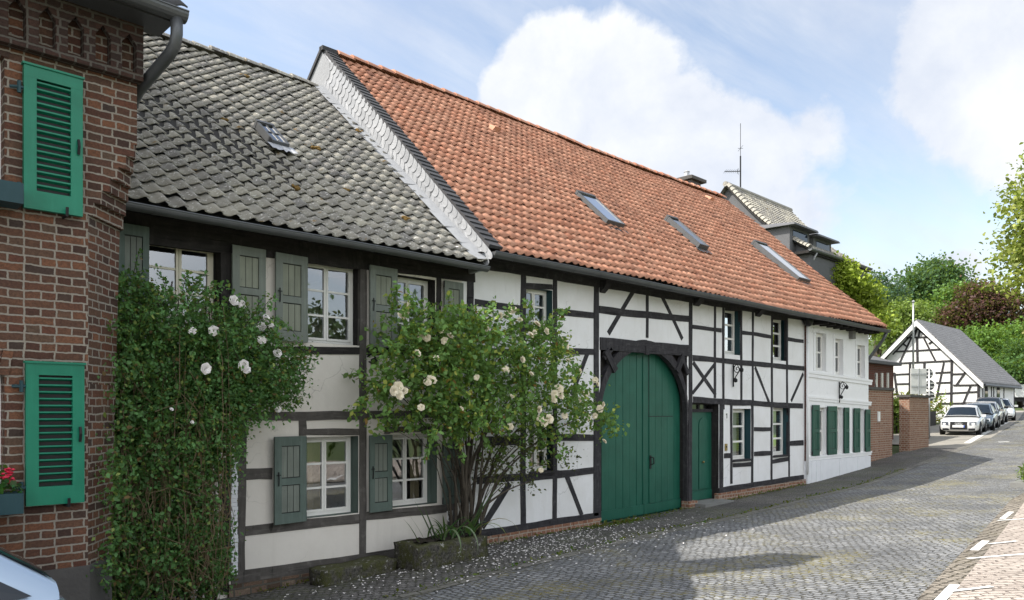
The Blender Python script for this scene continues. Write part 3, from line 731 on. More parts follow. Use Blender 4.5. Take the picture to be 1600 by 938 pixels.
for i,o in enumerate(fw):
    one=i>=2
    window(farm,*o[:4],o[4],RF,M['frame_white'],3,1 if one else 2,M['teal'],M['timber_black'] if i in (1,4,5) else None,curtain='full' if i>=4 else (None if i>1 else 'left'),fr=.07 if one else .055,bar=.045 if one else .028)
tb=M['timber_black']
F_=lambda n,p,q,w,pr=.014: timber(farm,n,p,q,w,tb,pr,.008)
F_('eaves_beam',(744,409),(1256,496),.20,.022)
def post(x,y0,y1,w,pr=.016): return F_('post',(x,y0),(x,y1),w,pr)
post(817,412,830,.115); post(866.5,420,812,.105); post(931,428,806,.14,.02); post(1078.5,455,625,.12,.021); post(1077.5,625,786,.14,.023)
post(1011,447,528,.08); post(1116.7,463,622,.085); post(1129.8,464,640,.085); post(1157.8,470,628,.08); post(1175.8,473,630,.075); post(1205.7,478,630,.085); post(1229.3,483,630,.085)
post(1126.5,626,764,.16,.019); post(1142.3,628,756,.085); post(1175,630,757,.10,.017); post(1205,632,752,.085); post(1232.5,632,748,.075)
F_('rail',(741.6,472),(812,483),.115,.012); F_('rail',(870,488),(927,493),.115,.012); F_('rail',(936,484.5),(1077,499),.135,.012)
F_('rail',(821,447.5),(863,449),.10,.010); F_('rail',(872,549.5),(927,550.5),.115,.012); F_('rail',(741,548),(812,551),.11,.012); F_('rail',(750,690),(812,689),.14,.012); F_('rail',(870,684),(927,683.5),.115,.012)
F_('rail',(818,748),(935,734),.13,.012); F_('rail',(745,752),(812,746),.12,.012)
F_('rail',(1082,511),(1127,516),.095,.012); F_('rail',(1159,519.5),(1204,526.5),.095,.012); F_('rail',(1231,530.5),(1255,533),.095,.012)
F_('rail',(1082,559.5),(1256,576),.12,.013); F_('rail',(1082.7,625),(1254,635),.135,.013)
F_('rail',(1178,670.5),(1205,670.5),.10,.012); F_('rail',(1234,693.5),(1255,692),.13,.012); F_('rail',(1131,712),(1141,712),.12,.012); F_('rail',(1145,727),(1174,725.5),.10,.012); F_('rail',(1178,709.5),(1205,708),.11,.012); F_('rail',(1206,722),(1231,717),.10,.012)
F_('rail',(1133,482),(1157,484),.08,.010); F_('rail',(1208,497),(1230,499),.07,.010)
F_('brace',(995,446),(950,521),.095,.010); F_('brace',(1027.5,451),(1066,530),.095,.010)
F_('brace',(918,551),(893,618),.10,.009); F_('brace',(884.5,743),(909,805),.10,.009); F_('brace',(796,755),(753,824),.12,.009)
F_('brace',(1083,566),(1118,618),.095,.010); F_('brace',(1117,568),(1082,615),.085,.008)
F_('brace',(1179.5,574),(1201.5,629),.085,.009); F_('brace',(1254.5,584),(1236,627),.085,.009)
F_('lintel',(937,537),(1077,548.5),.235,.03)
def bottom_beam(pts,w=.125):
    for a,b in zip(pts,pts[1:]): F_('sill_beam',a,b,w,.02)
bottom_beam([(744,835),(937,805.5)]); bottom_beam([(1123,767),(1176,757.5)]); bottom_beam([(1176.5,757.5),(1255,745.5)])
for (x,y0,y1) in [(940.5,434,453),(1087,458,474),(1183,477,491)]:
    X,Z1=FP(x,y0-3); _,Z0=FP(x,y1); mb=MB(); w=.075 if x<1000 else .11
    mb.prism([(X-w,-.17,Z1),(X-w,-.17,Z0+.09),(X-w,-.12,Z0+.02),(X-w,-.02,Z0-.06),(X-w,.02,Z0-.06),(X-w,.02,Z1)],(2*w,0,0)); mb.build('bracket',tb,farm,bevel=.01)
q0=FP(744,843); q1=FP(937,811); plinth(farm,FX(738),gx0-.02,lambda x:q0[1]+(q1[1]-q0[1])*(x-q0[0])/(q1[0]-q0[0])+.025,M['brick_warm'])
q2=FP(1123,773); q3=FP(1256,751); plinth(farm,FX(1120),FX1,lambda x:q2[1]+(q3[1]-q2[1])*(x-q2[0])/(q3[0]-q2[0])+.03,M['brick_warm'])
mb=MB(); mb.box(gx1-.06,dx0+.08,-.1,.1,g(gx1,0)-.2,g(gx1,0)+.16); mb.build('brick_footing',M['brick_warm'],farm,bevel=.012)
# ---- the gate
YG=.17; ga,gb=FX(939,YG)-.02,gx1; zspr=FP(1004,650)[1]; ztop=FP(1004,546)[1]
gate=MB(); cx=(gx0+gx1)/2; hw=(gx1-gx0)/2-.015
def arch(u,grow=0.0): # height of the arch above x offset u
    t=max(0,1-(u/(hw+grow))**2); return zspr+(ztop+grow-zspr)*math.sqrt(t)
nb=13; bwid=2*hw/nb
gbot=lambda x: g(x,0)+.02
wk0,wk1,wkz=FX(1013.5,YG),FX(1050.5,YG),FP(1032,651,YG)[1]
xj=FX(1005,YG)
cuts=sorted([cx-hw+i*bwid for i in range(nb+1)])
for i in range(nb):
    a=cx-hw+i*bwid; b=a+bwid; gap=.005; dy=random.uniform(-.004,.004)
    n=6; top=[]
    for k in range(n+1):
        x=a+gap+(b-a-2*gap)*k/n; top.append((x,YG+dy,arch(x-cx,.06)))
    pts=[(a+gap,YG+dy,gbot(a)),(b-gap,YG+dy,gbot(b))]+top[::-1]
    gate.prism(pts,(0,.03,0))
go=gate.build('gate',M['green_gate'],farm,bevel=.003)
mb=MB(); mb.box(gx0-.02,gx1+.02,YG+.05,YG+.07,zr(-2.5),gz1+.1); mb.build('gate_backing',M['green_door'],go)
mb=MB(); zb=gbot(cx)
for a,b in ((cx-hw+.005,xj-.008),(xj+.008,cx+hw-.005)):
    mb.hexa([(a,YG-.022,gbot(a)-.005),(b,YG-.022,gbot(b)-.005),(b,YG+.0,gbot(b)-.005),(a,YG,gbot(a)-.005),(a,YG-.022,gbot(a)+.19),(b,YG-.022,gbot(b)+.19),(b,YG,gbot(b)+.19),(a,YG,gbot(a)+.19)])
mb.build('bottom_rail',M['green_gate'],go,bevel=.005)
mb=MB(); mb.box(xj-.03,xj+.03,YG-.02,YG-.002,gbot(xj)+.2,arch(xj-cx)-.12); mb.build('meeting_strip',M['green_gate'],go,bevel=.005)
wd=MB(); nw=4
for i in range(nw):
    a=wk0+(wk1-wk0)*i/nw; b=wk0+(wk1-wk0)*(i+1)/nw
    wd.box(a+.004,b-.004,YG-.016,YG-.005,gbot(a)+.2,wkz-.006)
wo=wd.build('wicket_door',M['green_gate'],go,bevel=.003)
mb=MB()
e=.012
mb.box(wk0-e,wk1+e,YG-.0055,YG-.003,wkz-.006,wkz+.012); mb.box(wk1-.002,wk1+e,YG-.0055,YG-.003,gbot(wk1)+.2,wkz-.006); mb.box(wk0-e,wk0+.002,YG-.0055,YG-.003,wkz+.012,arch(wk0-cx)-.05); mb.build('wicket_joint',M['iron'],go)
x,z=FP(1017,723,YG-.03); mb=MB(); mb.tube([(x,YG-.02,z+.12),(x+.035,YG-.075,z+.10),(x+.04,YG-.08,z-.02),(x,YG-.02,z-.05)],.014,7); mb.box(x-.03,x+.03,YG-.026,YG-.016,z-.13,z+.15); mb.build('handle',M['iron'],wo)
# arch band: two curved knees meeting at the crown
for sgn in (-1,1):
    mb=MB(); n=18; P=[]
    for k in range(n+1):
        w=math.pi/2*k/n
        ui=sgn*hw*math.cos(w); zi=zspr+(ztop-zspr)*math.sin(w)
        uo=sgn*(hw+.12)*math.cos(w)*1.0; zo=zspr+(ztop+.20-zspr)*math.sin(w)
        if sgn>0: uo=sgn*(hw+.03+.14*math.sin(w))*math.cos(w); zo=zspr+(ztop+.19-zspr)*math.sin(w)
        P.append(((cx+ui,zi),(cx+uo,zo)))
    for k in range(n):
        (a,b),(c,d)=P[k],P[k+1]
        y0,y1=-.012,.10
        mb.hexa([(a[0],y0,a[1]),(c[0],y0,c[1]),(c[0],y1,c[1]),(a[0],y1,a[1]),(b[0],y0,b[1]),(d[0],y0,d[1]),(d[0],y1,d[1]),(b[0],y1,b[1])])
    a,b=P[0]
    mb.box(min(a[0],b[0]),max(a[0],b[0]),-.012,.10,g(a[0],0)+.05,zspr)
    mb.build('arch_knee',tb,farm)
mb=MB(); n=24
for k in range(n):       # dark boarding of the spandrels
    x0=gx0+(gx1-gx0)*k/n; x1=gx0+(gx1-gx0)*(k+1)/n
    mb.p([(x0,.105,arch(max(-hw,min(hw,x0-cx)))+.02),(x1,.105,arch(max(-hw,min(hw,x1-cx)))+.02),(x1,.105,gz1+.02),(x0,.105,gz1+.02)])
mb.p([(gx1-.001,-.0,zr(-2.5)),(gx1-.001,.25,zr(-2.5)),(gx1-.001,.25,gz1),(gx1-.001,0,gz1)]); mb.p([(gx0+.001,-.0,zr(-2.5)),(gx0+.001,.25,zr(-2.5)),(gx0+.001,.25,gz1),(gx0+.001,0,gz1)])
mb.p([(gx0,0,gz1-.001),(gx1,0,gz1-.001),(gx1,.25,gz1-.001),(gx0,.25,gz1-.001)])
mb.build('spandrel',M['timber_dark'],farm,recalc=False)
for p,q in (((945,548),(960,580)),((1066,556),(1056,581))): timber(farm,'knee_strut',p,q,.14,tb,.05,.004,depth=.02)
timber(farm,'knee_strut',(955,546),(943,560),.08,tb,.03,.004,depth=.02); timber(farm,'knee_strut',(1063,549),(1075,585),.10,tb,.02,.004,depth=.02)
x,z=FP(1011,547,-.03); mb=MB(); mb.box(x-.06,x+.06,-.05,.0,z-.10,z+.08); mb.build('keystone',tb,farm,bevel=.01)
# ---- door with transom light
YD=.19; zt=FP(1100,644,YD)[1]; db=g((dx0+dx1)/2,0)
mb=MB(); mb.box(dx0,dx1,YD,YD+.04,db+.1,zt)
do=mb.build('door',M['green_door'],farm,bevel=.004)
mb=MB(); w=(dx1-dx0)
zA=zt-.12; zB=db+.34
for k in range(2):
    a=dx0+w*(.11+.40*k); b=a+w*.36; n=8
    pts=[(a,YD-.02,zB),(b,YD-.02,zB)]+[( (a+b)/2+(b-a)/2*math.cos(math.pi*i/n), YD-.02, zA-.16+.15*math.sin(math.pi*i/n)) for i in range(n+1)]
    mb.prism(pts,(0,.018,0))
mb.box(dx0+.02,dx1-.02,YD-.025,YD-.001,db+.1,db+.3)
mb.build('door_panel',M['green_gate'],do,bevel=.008)
x,z=FP(1097,722,YD-.02); mb=MB(); mb.lathe((x,YD-.06,z),[(.008,.04),(.024,.01),(.024,-.01),(.008,-.02)],10,axis='y'); mb.build('knob',M['brass'],do)
mb=MB(); mb.box(dx0,dx1,YD-.04,YD+.05,zt,zt+.07); mb.box(dx0,dx1,YD-.02,YD+.03,dz1-.05,dz1); mb.box((dx0+dx1)/2-.03,(dx0+dx1)/2+.03,YD-.02,YD+.03,zt+.07,dz1-.05); tr=mb.build('transom',tb,do)
mb=MB(); mb.p([(dx0,YD+.01,zt),(dx1,YD+.01,zt),(dx1,YD+.01,dz1),(dx0,YD+.01,dz1)]); mb.build('pane',M['glass'],do)
mb=MB()
for xx in (dx0+.001,dx1-.001): mb.p([(xx,0,db-.2),(xx,YD+.1,db-.2),(xx,YD+.1,dz1),(xx,0,dz1)])
mb.p([(dx0,0,dz1-.001),(dx1,0,dz1-.001),(dx1,YD+.1,dz1-.001),(dx0,YD+.1,dz1-.001)]); mb.build('door_reveal',M['timber_dark'],farm,recalc=False)
mb=MB(); mb.box(dx0-.03,dx1+.05,-.36,YD+.05,db-.1,db+.085); mb.build('doorstep',M['concrete'],farm,bevel=.015)
x,z=FP(1135.5,650,-.01); mb=MB(); mb.box(x-.07,x+.07,-.012,0,z-.09,z+.09); pl=mb.build('house_number',M['sign_white'],farm)
mb=MB(); mb.box(x-.012,x+.018,-.0145,-.0125,z-.06,z+.06); mb.box(x-.035,x-.012,-.0145,-.0125,z+.02,z+.045); mb.build('digit',M['sign_black'],pl)
x,z=FP(1134.5,699,-.01); mb=MB(); mb.box(x-.05,x+.05,-.02,0,z-.08,z+.08); pl=mb.build('doorbell',M['brass'],farm,bevel=.004)
mb=MB(); mb.lathe((x,-.03,z+.01),[(.02,0),(.02,.01)],10,axis='y'); mb.build('button',M['sign_black'],pl)
def wall_bracket(px,py0,py1,Y=0):
    X,Z1=FP(px,py0,Y); _,Z0=FP(px,py1,Y); mb=MB(); h=Z1-Z0
    mb.tube([(X,Y-.03,Z0-.1),(X,Y-.03,Z1)],.016,6)
    L=.24
    mb.tube([(X,Y-.03,Z0+h*.1),(X,Y-.10,Z0+h*.35),(X,Y-.18,Z0+h*.62),(X,Y-L,Z0+h*.75)],.013,6)
    pts=[(X,Y-.13-.11*(1-i/22)*math.cos(i*.55),Z0+h*.74+.13*(1-i/22)*math.sin(i*.55)) for i in range(22)]; mb.tube(pts,.010,5)
    mb.tube([(X,Y-.04,Z1-.05),(X,Y-.12,Z1+.01),(X,Y-.2,Z0+h*.72)],.010,5)
    mb.lathe((X,Y-L,Z0+h*.68),[(.015,.07),(.05,.02),(.045,-.03),(.015,-.06)],8); mb.lathe((X,Y-.09,Z0+h*.12),[(.015,.05),(.045,.02),(.045,-.03),(.015,-.05)],8)
    return mb.build('wall_bracket',M['iron'],farm,smooth=True)
wall_bracket(1144,570,598)
# ---- white rendered end
YW=-.035
def ww(l,r,t,b): 
    X0=FX(l,YW);X1=FX(r,YW); return [X0,X1,FP((l+r)/2,b,YW)[1],FP((l+r)/2,t,YW)[1]]
uw=[ww(1274,1289.8,521,580),ww(1304.4,1316.5,530,586),ww(1339,1350.5,540,591)]
lw=[ww(1277.5,1291,637,711.5),ww(1305,1316.5,637,709),ww(1341,1349.6,639,706.5)]
mb=MB(); wall_sheet(mb,FX1,FX2,zr(-2.4),zr(2.45),YW,uw+lw); mb.build('rendered_wall',M['plaster_bright'],farm,recalc=False)
mb=MB(); mb.box(FX1-.0,FX1+.02,YW,.05,zr(-2.4),zr(2.4)); mb.box(FX2-.22,FX2,YW+.001,10.2,zr(-2.4),zr(2.4)); mb.build('end_wall',M['brick_red'],farm)
gm=MB(); gm.prism([(FX2-.2,-.2,zr(2.4)),(FX2-.2,10.2,zr(2.4)),(FX2-.2,5,zr(7.3))],(.2,0,0)); gm.build('end_gable',M['brick_red'],farm)
for i,o in enumerate(uw+lw):
    fxr=o[0]+(o[1]-o[0])*1.0
    window(farm,*o,fxr,.11,M['frame_white'],2,1 if i else 2,M['plaster_bright'],None,Y=YW,fr=.07,bar=.05,curtain=None)
for i,o in enumerate(uw):
    x0,x1,z0,z1=o; e=.13; mb=MB()
    mb.box(x0-e,x0-.002,YW-.02,YW+.01,z0,z1+e); mb.box(x1+.002,x1+e,YW-.02,YW+.01,z0,z1+e); mb.box(x0-.002,x1+.002,YW-.02,YW+.01,z1+.002,z1+e)
    mb.build('window_surround',M['plaster_bright'],farm,bevel=.006)
def course(p,q,h,out,name='string_course'):
    a=FP(*p,YW);b=FP(*q,YW); mb=MB()
    for dz0,dz1,oo in ((-h/2,h*.1,out*.6),(h*.1,h/2,out)):
        mb.hexa([(a[0],YW-oo,a[1]+dz0),(b[0],YW-oo,b[1]+dz0),(b[0],YW+.02,b[1]+dz0),(a[0],YW+.02,a[1]+dz0),(a[0],YW-oo,a[1]+dz1),(b[0],YW-oo,b[1]+dz1),(b[0],YW+.02,b[1]+dz1),(a[0],YW+.02,a[1]+dz1)])
    mb.build(name,M['plaster_bright'],farm,bevel=.008)
course((1259.4,584),(1361,598),.16,.05); course((1259.4,622),(1360.5,631),.12,.035); course((1260,717),(1360,708),.12,.055,'sill_course')
r0=FP(1258,721,YW); r1=FP(1360,712,YW); plinth(farm,FX1-.02,FX2+.02,lambda x:r0[1]+(r1[1]-r0[1])*(x-r0[0])/(r1[0]-r0[0]),M['roughcast'],y=-.10)
for (l,r,t,b) in [(1267,1277.4,633,712.5),(1290.7,1304.6,635,710.5),(1316.6,1324,637,708.5),(1332,1341,638,707),(1349.8,1357,640,706)]:
    o=ww(l,r,t,b); shutter(farm,*o,(M['shut_green'],M['shut_green']),Y=YW-.03,latch=False,boards=2,panels=(.47,.5))
wall_bracket(1310,597,624,YW)
x,z=FP(1263,500,YW-.1); mb=MB(); mb.lathe((x,YW-.09,z),[(.05,.09),(.16,.06),(.18,-.02),(.15,-.09),(.05,-.12)],14,axis='y'); mb.build('alarm_bell',M['iron'],farm,smooth=True)
x,z=FP(1328.5,523,YW); mb=MB(); mb.box(x-.11,x+.11,YW-.12,YW,z-.13,z+.14); mb.build('floodlight',M['concrete'],farm,bevel=.02)
# ---- roof
FS=Slope(-.50,zr(2.52),5.0,zr(7.53))
def gxx(t): return 8.12+.40*max(0,min(1,t))
RX0,RX1=8.22,24.62
def fsag(x,v): return .03*math.sin(x*.55+1)+.02*math.sin(v*1.3+x*.3)+.012*math.sin(x*2.1+v)
def fcol(x,v):
    b=.10+.10*math.sin(x*1.7+v*.6); return (min(1,max(0,random.gauss(.5,.17))), max(0,random.gauss(b,.16))+(.7 if random.random()<.03 else 0), 0)
pantiles('roof',farm,FS,RX0+.12,RX1,.19,.255,.040,M['tile_red'],fcol,sag=fsag,lip=.034,skip=lambda x,v:x<gxx(v/FS.L)+.2)
mb=MB(); mb.p([FS.at(gxx(0),-.05,-.04),FS.at(RX1-.05,-.05,-.04),FS.at(RX1-.05,FS.L,-.04),FS.at(gxx(1),FS.L,-.04)]); FSB=Slope(10.5,zr(2.52),5.0,zr(7.53)); mb.p([FSB.at(gxx(1),0),FSB.at(RX1-.05,0),FSB.at(RX1-.05,FSB.L),FSB.at(gxx(1),FSB.L)]); mb.build('roof_boarding',M['deck'],farm,recalc=False)
ridge_tiles(farm,gxx(1)+.25,RX1,5.0,zr(7.59),M['tile_red'],.12,.36,sag=lambda x,v:.03*math.sin(x*.55+1))
mb=MB(); n=26
for k in range(n):          # right verge
    v0=FS.L*k/n; mb.hexa([FS.at(RX1-.02,v0,-.10),FS.at(RX1+.05,v0,-.10),FS.at(RX1+.05,v0+.31,-.10),FS.at(RX1-.02,v0+.31,-.10),FS.at(RX1-.02,v0,.075),FS.at(RX1+.05,v0,.075),FS.at(RX1+.05,v0+.31,.05),FS.at(RX1-.02,v0+.31,.05)],0,(random.random()*.5,.7,0))
mb.build('verge_board',M['tile_red'],farm)
mb=MB(); n=44            # dark slate verge next to the red tiles
for k in range(n):
    v0=FS.L*k/n; h=FS.L/n+.03; a=gxx(k/n)-.05; b=gxx(k/n)+.25+random.uniform(-.01,.01)
    mb.hexa([FS.at(a,v0,.02),FS.at(b,v0,.03),FS.at(b,v0+h,.01),FS.at(a,v0+h,.0),FS.at(a,v0,.085),FS.at(b,v0,.075),FS.at(b,v0+h,.05),FS.at(a,v0+h,.06)],0,(random.random(),random.random()*.4,0))
mb.build('slate_verge',M['tile_dark'],farm)
# fish-scale slates on the gable that stands above the cottage roof
XG=gxx(0)-.06
def xg(t): return gxx(t)-.06
zg_lo=lambda v: None
mb=MB(); n=40
for k in range(n+1):
    t=k/n                                   # along the slope from eaves to ridge
    Y=-.46+(5.0+.46)*t
    lo=zr(2.27)+(6.72-2.27)*t+.02; hi=zr(2.52)+(7.53-2.52)*t-.0
    step=(5.46)/n
    dirv=Vector((.40,5.46,4.9)).normalized(); up=Vector((0,-dirv.z,dirv.y)).normalized()
    W=(hi-lo)*dirv.y+.05; P0=Vector((xg(t),Y,lo)) 
    ns=2 if W<.5 else 3
    sw=W/ns
    for s_ in range(ns):
        L=step*1.37*1.7
        o=P0+up*(sw*s_)+dirv*(-.0)
        pts=[]; m=7
        for i in range(m+1):
            a=math.pi*i/m; pts.append(o+up*(sw*.5-sw*.52*math.cos(a))-dirv*(L*.30*math.sin(a)))
        top=[o+up*(sw*1.02)+dirv*L*.7,o+up*(-sw*.02)+dirv*L*.7]
        tilt=.02+.004*random.random()
        f=[Vector((q.x-tilt,q.y,q.z)) for q in pts]+[Vector((q.x-.002,q.y,q.z)) for q in top]
        mb.prism(f,(.006,0,0),0,(random.random(),random.random()*.5,0))
mb.build('fishscale_slates',M['scale'],farm)
mb=MB(); mb.prism([(xg(0)+.012,-.46,zr(2.2)),(xg(1)+.012,5,zr(2.2)),(xg(1)+.012,5.0,zr(7.55))],(.05,0,0)); mb.prism([(xg(1)+.012,10.5,zr(2.2)),(xg(1)+.012,5,zr(2.2)),(xg(1)+.012,5.0,zr(7.55))],(.05,0,0)); mb.build('gable_wall',M['zinc_pale'],farm)
Xg=xg(1)
mb=MB(); mb.p([(Xg-.02,4.7,zr(7.2)),(Xg-.02,5.0,zr(7.52)),(Xg-.02,6.2,zr(6.42)),(Xg-.02,6.2,zr(5.4)),(Xg-.02,4.7,zr(5.8))]); mb.build('gable_top_sheet',M['scale'],farm,recalc=False)
mb=MB(); mb.box(Xg-.05,Xg+.34,4.93,5.07,zr(7.55),zr(7.64)); 
mb.hexa([(Xg-.06,5.0,zr(7.53)),(Xg+.4,5.0,zr(7.53)),(Xg+.4,10.5,zr(2.52)),(Xg-.06,10.5,zr(2.52)),(Xg-.06,5.0,zr(7.62)),(Xg+.4,5.0,zr(7.62)),(Xg+.4,10.5,zr(2.62)),(Xg-.06,10.5,zr(2.62))]); mb.build('rear_verge',M['tile_dark'],farm)
mb=MB(); n=14
for k in range(n):          # lead flashing dressed down on the grey tiles
    t0,t1=k/n,(k+1.15)/n
    j=random.uniform(-.03,.03)
    def q(t,x,l): return GS.at(x,GS.L*min(t,1.0),l)
    A=xg(t0); B=xg(min(1,t1)); mb.p([q(t0,A-.26+j,.07),q(t0,A-.02,.10),q(t1,B-.02,.10),q(t1,B-.25+j,.06)]); mb.p([q(t0,A-.02,.10),q(t0,A-.012,.22),q(t1,B-.012,.22),q(t1,B-.02,.10)])
mb.build('lead_flashing',M['scale'],farm,recalc=False)
for c in ([(909,301),(936,308),(967,347),(945,343)],[(1048.5,337.6),(1067,345),(1101,383),(1086.5,379)],[(1188,377.5),(1210,386.5),(1257,435.4),(1237,430)]):
    skylight(farm,FS,c,M['zinc'],lift=.17)
half_gutter(farm,8.1,24.66,-.58,zr(2.47),.08,.72,M['zinc'])
mb=MB(); mb.tube([(24.6,-.55,zr(2.4)),(24.61,-.45,zr(2.2)),(24.61,.0,zr(1.6)),(24.61,.12,zr(1.4)),(24.61,.12,zr(-1.6))],.05,8); mb.build('downpipe',M['zinc'],farm,smooth=True)
mb=MB(); mb.tube([(FX(1256.5),-.09,zr(2.42)),(FX(1256.5),-.09,zr(-1.7))],.035,8); mb.build('downpipe',M['plaster_bright'],farm,smooth=True)
for k in range(9):
    mb=MB(); mb.box(FX1+.4+k*.45,FX1+.5+k*.45,-.46,.0,zr(2.36),zr(2.46)); mb.build('rafter_end',M['timber_dark'],farm)
mb=MB(); mb.p([(FX0,-.46,zr(2.47)),(RX1,-.46,zr(2.47)),(RX1,.1,zr(2.5)),(FX0,.1,zr(2.5))]); mb.build('soffit',M['timber_dark'],farm,recalc=False)
for (a,b) in [(768,204),(1105,312)]:
    x,v=FS.px(a,b); mb=MB(); mb.hexa([FS.at(x-.12,v-.15,.02),FS.at(x+.12,v-.15,.02),FS.at(x+.1,v+.2,.02),FS.at(x-.1,v+.2,.02),FS.at(x-.1,v-.17,.17),FS.at(x+.1,v-.17,.17),FS.at(x+.05,v+.18,.07),FS.at(x-.05,v+.18,.07)],0,(.9,0,0)); mb.build('vent_tile',M['tile_red'],farm,bevel=.02)
p=EYE+ray(1075,283)*((5.9+D)/ray(1075,283).y); cxx=p.x
dpc=cxx*CC+(5.9+D)*SS; zc0=(643-284)/1200*dpc-8.0
mb=MB(); mb.box(cxx-.3,cxx+.35,5.6,6.3,zr(6.3),zr(7.95+zc0)); ch=mb.build('chimney',M['slate'],farm)
mb=MB(); mb.box(cxx-.45,cxx+.5,5.45,6.45,zr(7.95+zc0),zr(8.06+zc0)); 
mb.hexa([(cxx-.45,5.45,zr(8.06+zc0)),(cxx+.5,5.45,zr(8.06+zc0)),(cxx+.5,6.45,zr(8.06+zc0)),(cxx-.45,6.45,zr(8.06+zc0)),(cxx-.15,5.75,zr(8.18+zc0)),(cxx+.2,5.75,zr(8.18+zc0)),(cxx+.2,6.15,zr(8.18+zc0)),(cxx-.15,6.15,zr(8.18+zc0))]); mb.build('chimney_cap',M['stone_grey'],ch)
mb=MB(); mb.lathe((cxx,5.95,zr(8.15+zc0)),[(.1,0),(.09,.18),(.11,.2),(.1,.22)],10); mb.build('chimney_pot',M['zinc_pale'],ch)
# ================================================================ brick house at the left edge
bh=thing('brick_house','dark red brick house with emerald louvred shutters and a toothed brick frieze under the gutter','house',(1.0,-1.6,g(1,-1.6)))
YB=-1.6; BX0=-7.5; BXC=2.56; CHX=2.14
ZCH0=FP(190,345,YB)[1]; ZCH1=FP(205,225,YB)[1]
ZTOP=zr(3.62)
bo=[[FX(-150,YB),FX(7,YB),FP(0,300,YB)[1],FP(0,86,YB)[1]],[FX(-150,YB),FX(7,YB),FP(0,776,YB)[1],FP(0,585,YB)[1]]]
ZPL=FP(100,888,YB)[1]
mb=MB()
wall_sheet(mb,BX0,CHX,zr(-2.8),ZTOP,YB,bo)
# chamfered corner: flat 45-degree face below, corbelled out to a square corner above
lean=.10
a0=(CHX,YB); 
def cpt(z):
    t=min(1,max(0,(ZCH0-z)/(ZCH0-zr(-2.3)))); return lean*t
zz=[zr(-2.8)+ (ZCH0-zr(-2.8))*i/6 for i in range(7)]
for i in range(6):
    z0,z1=zz[i],zz[i+1]
    mb.p([(CHX,YB,z0),(BXC-.02-cpt(z0),YB+.42,z0),(BXC-.02-cpt(z1),YB+.42,z1),(CHX,YB,z1)])
    mb.p([(BXC-.02-cpt(z0),YB+.42,z0),(BXC-.02-cpt(z0),8.2,z0),(BXC-.02-cpt(z1),8.2,z1),(BXC-.02-cpt(z1),YB+.42,z1)])
steps=6
for i in range(steps):
    z0=ZCH0+(ZCH1-ZCH0)*i/steps; z1=ZCH0+(ZCH1-ZCH0)*(i+1)/steps; f=(i+.6)/steps
    xa=CHX+(BXC-CHX)*f; ya=YB+.42*(1-f)
    mb.p([(CHX,YB,z0),(xa,YB,z0),(xa,YB,z1),(CHX,YB,z1)]); mb.p([(xa,YB,z0),(BXC,ya,z0),(BXC,ya,z1),(xa,YB,z1)]); mb.p([(BXC,ya,z0),(BXC,8.2,z0),(BXC,8.2,z1),(BXC,ya,z1)])
    fp=max(0,(i-.4)/steps); xp=CHX+(BXC-CHX)*fp; yp=YB+.42*(1-fp)
    mb.p([(xp,YB,z0),(xa,YB,z0),(BXC,ya,z0),(BXC,yp,z0)])
mb.p([(CHX,YB,ZCH1),(BXC,YB,ZCH1),(BXC,YB,ZTOP),(CHX,YB,ZTOP)]); mb.p([(BXC,YB,ZCH1),(BXC,8.2,ZCH1),(BXC,8.2,ZTOP),(BXC,YB,ZTOP)])
ZR=zr(8.55); YR=3.3
mb.p([(BXC,YB-.0,ZTOP),(BXC,8.2,ZTOP),(BXC,YR,ZR-.1)])
mb.p([(BX0,YB,zr(-2.8)),(BX0,8.2,zr(-2.8)),(BX0,8.2,ZTOP),(BX0,YR,ZR-.1),(BX0,YB,ZTOP)]); mb.p([(BX0,8.2,zr(-2.8)),(BXC,8.2,zr(-2.8)),(BXC,8.2,ZTOP),(BX0,8.2,ZTOP)])
mb.build('brick_wall',M['brick_dark'],bh,recalc=False)
mb=MB(); mb.box(BX0,CHX,YB-.05,YB+.05,zr(-2.8),ZPL); 
mb.prism([(CHX,YB-.05,zr(-2.8)),(BXC-.10,YB+.39,zr(-2.8)),(BXC-.2,YB+.42,zr(-2.8)),(CHX,YB+.05,zr(-2.8))],(0,0,ZPL-zr(-2.8)))
mb.build('plinth',M['stone_grey'],bh,bevel=.012)
# frieze: proud brickwork with a row of pointed niches
zb=FP(105,101,YB)[1]; YF=YB-.11
mb=MB()
xs=BXC; niches=[]
pitch=(FX(190,YB)-FX(62,YB))/3.0
x0n=FX(196,YB)
cent=[x0n-pitch*i for i in range(0,14)]
nw=pitch*.29; zn0=zb+.06; zn1=zb+.36
mb.box(BX0,BXC+.02,YF,YB+.01,zb,zn0)
mb.box(BX0,BXC+.02,YF,YB+.01,zn1+.075,ZTOP-.02)
edges=[BXC+.02]+[q for c in cent for q in (c+nw,c-nw)]+[BX0]
for i in range(0,len(edges)-1,2):
    mb.box(edges[i+1],edges[i],YF,YB+.01,zn0,zn1+.0745)
for c in cent:       # stepped pointed heads
    for k,(fw_,z0) in enumerate(((.0,zn1-.07),(.30,zn1),)):
        pass
    mb.prism([(c-nw,YF+.001,zn1-.05),(c-nw,YF+.001,zn1+.074),(c,YF+.001,zn1+.074),(c,YF+.001,zn1+.045)],(0,.07,0)); mb.prism([(c+nw,YF+.001,zn1-.05),(c,YF+.001,zn1+.045),(c,YF+.001,zn1+.074),(c+nw,YF+.001,zn1+.074)],(0,.07,0))
    for sgn in ():
        mb.box(min(c+sgn*nw,c+sgn*nw*.72),max(c+sgn*nw,c+sgn*nw*.72),YF+.002,YB+.01,zn1-.11,zn1-.05)
mb.build('frieze',M['brick_frieze'],bh,bevel=.004)
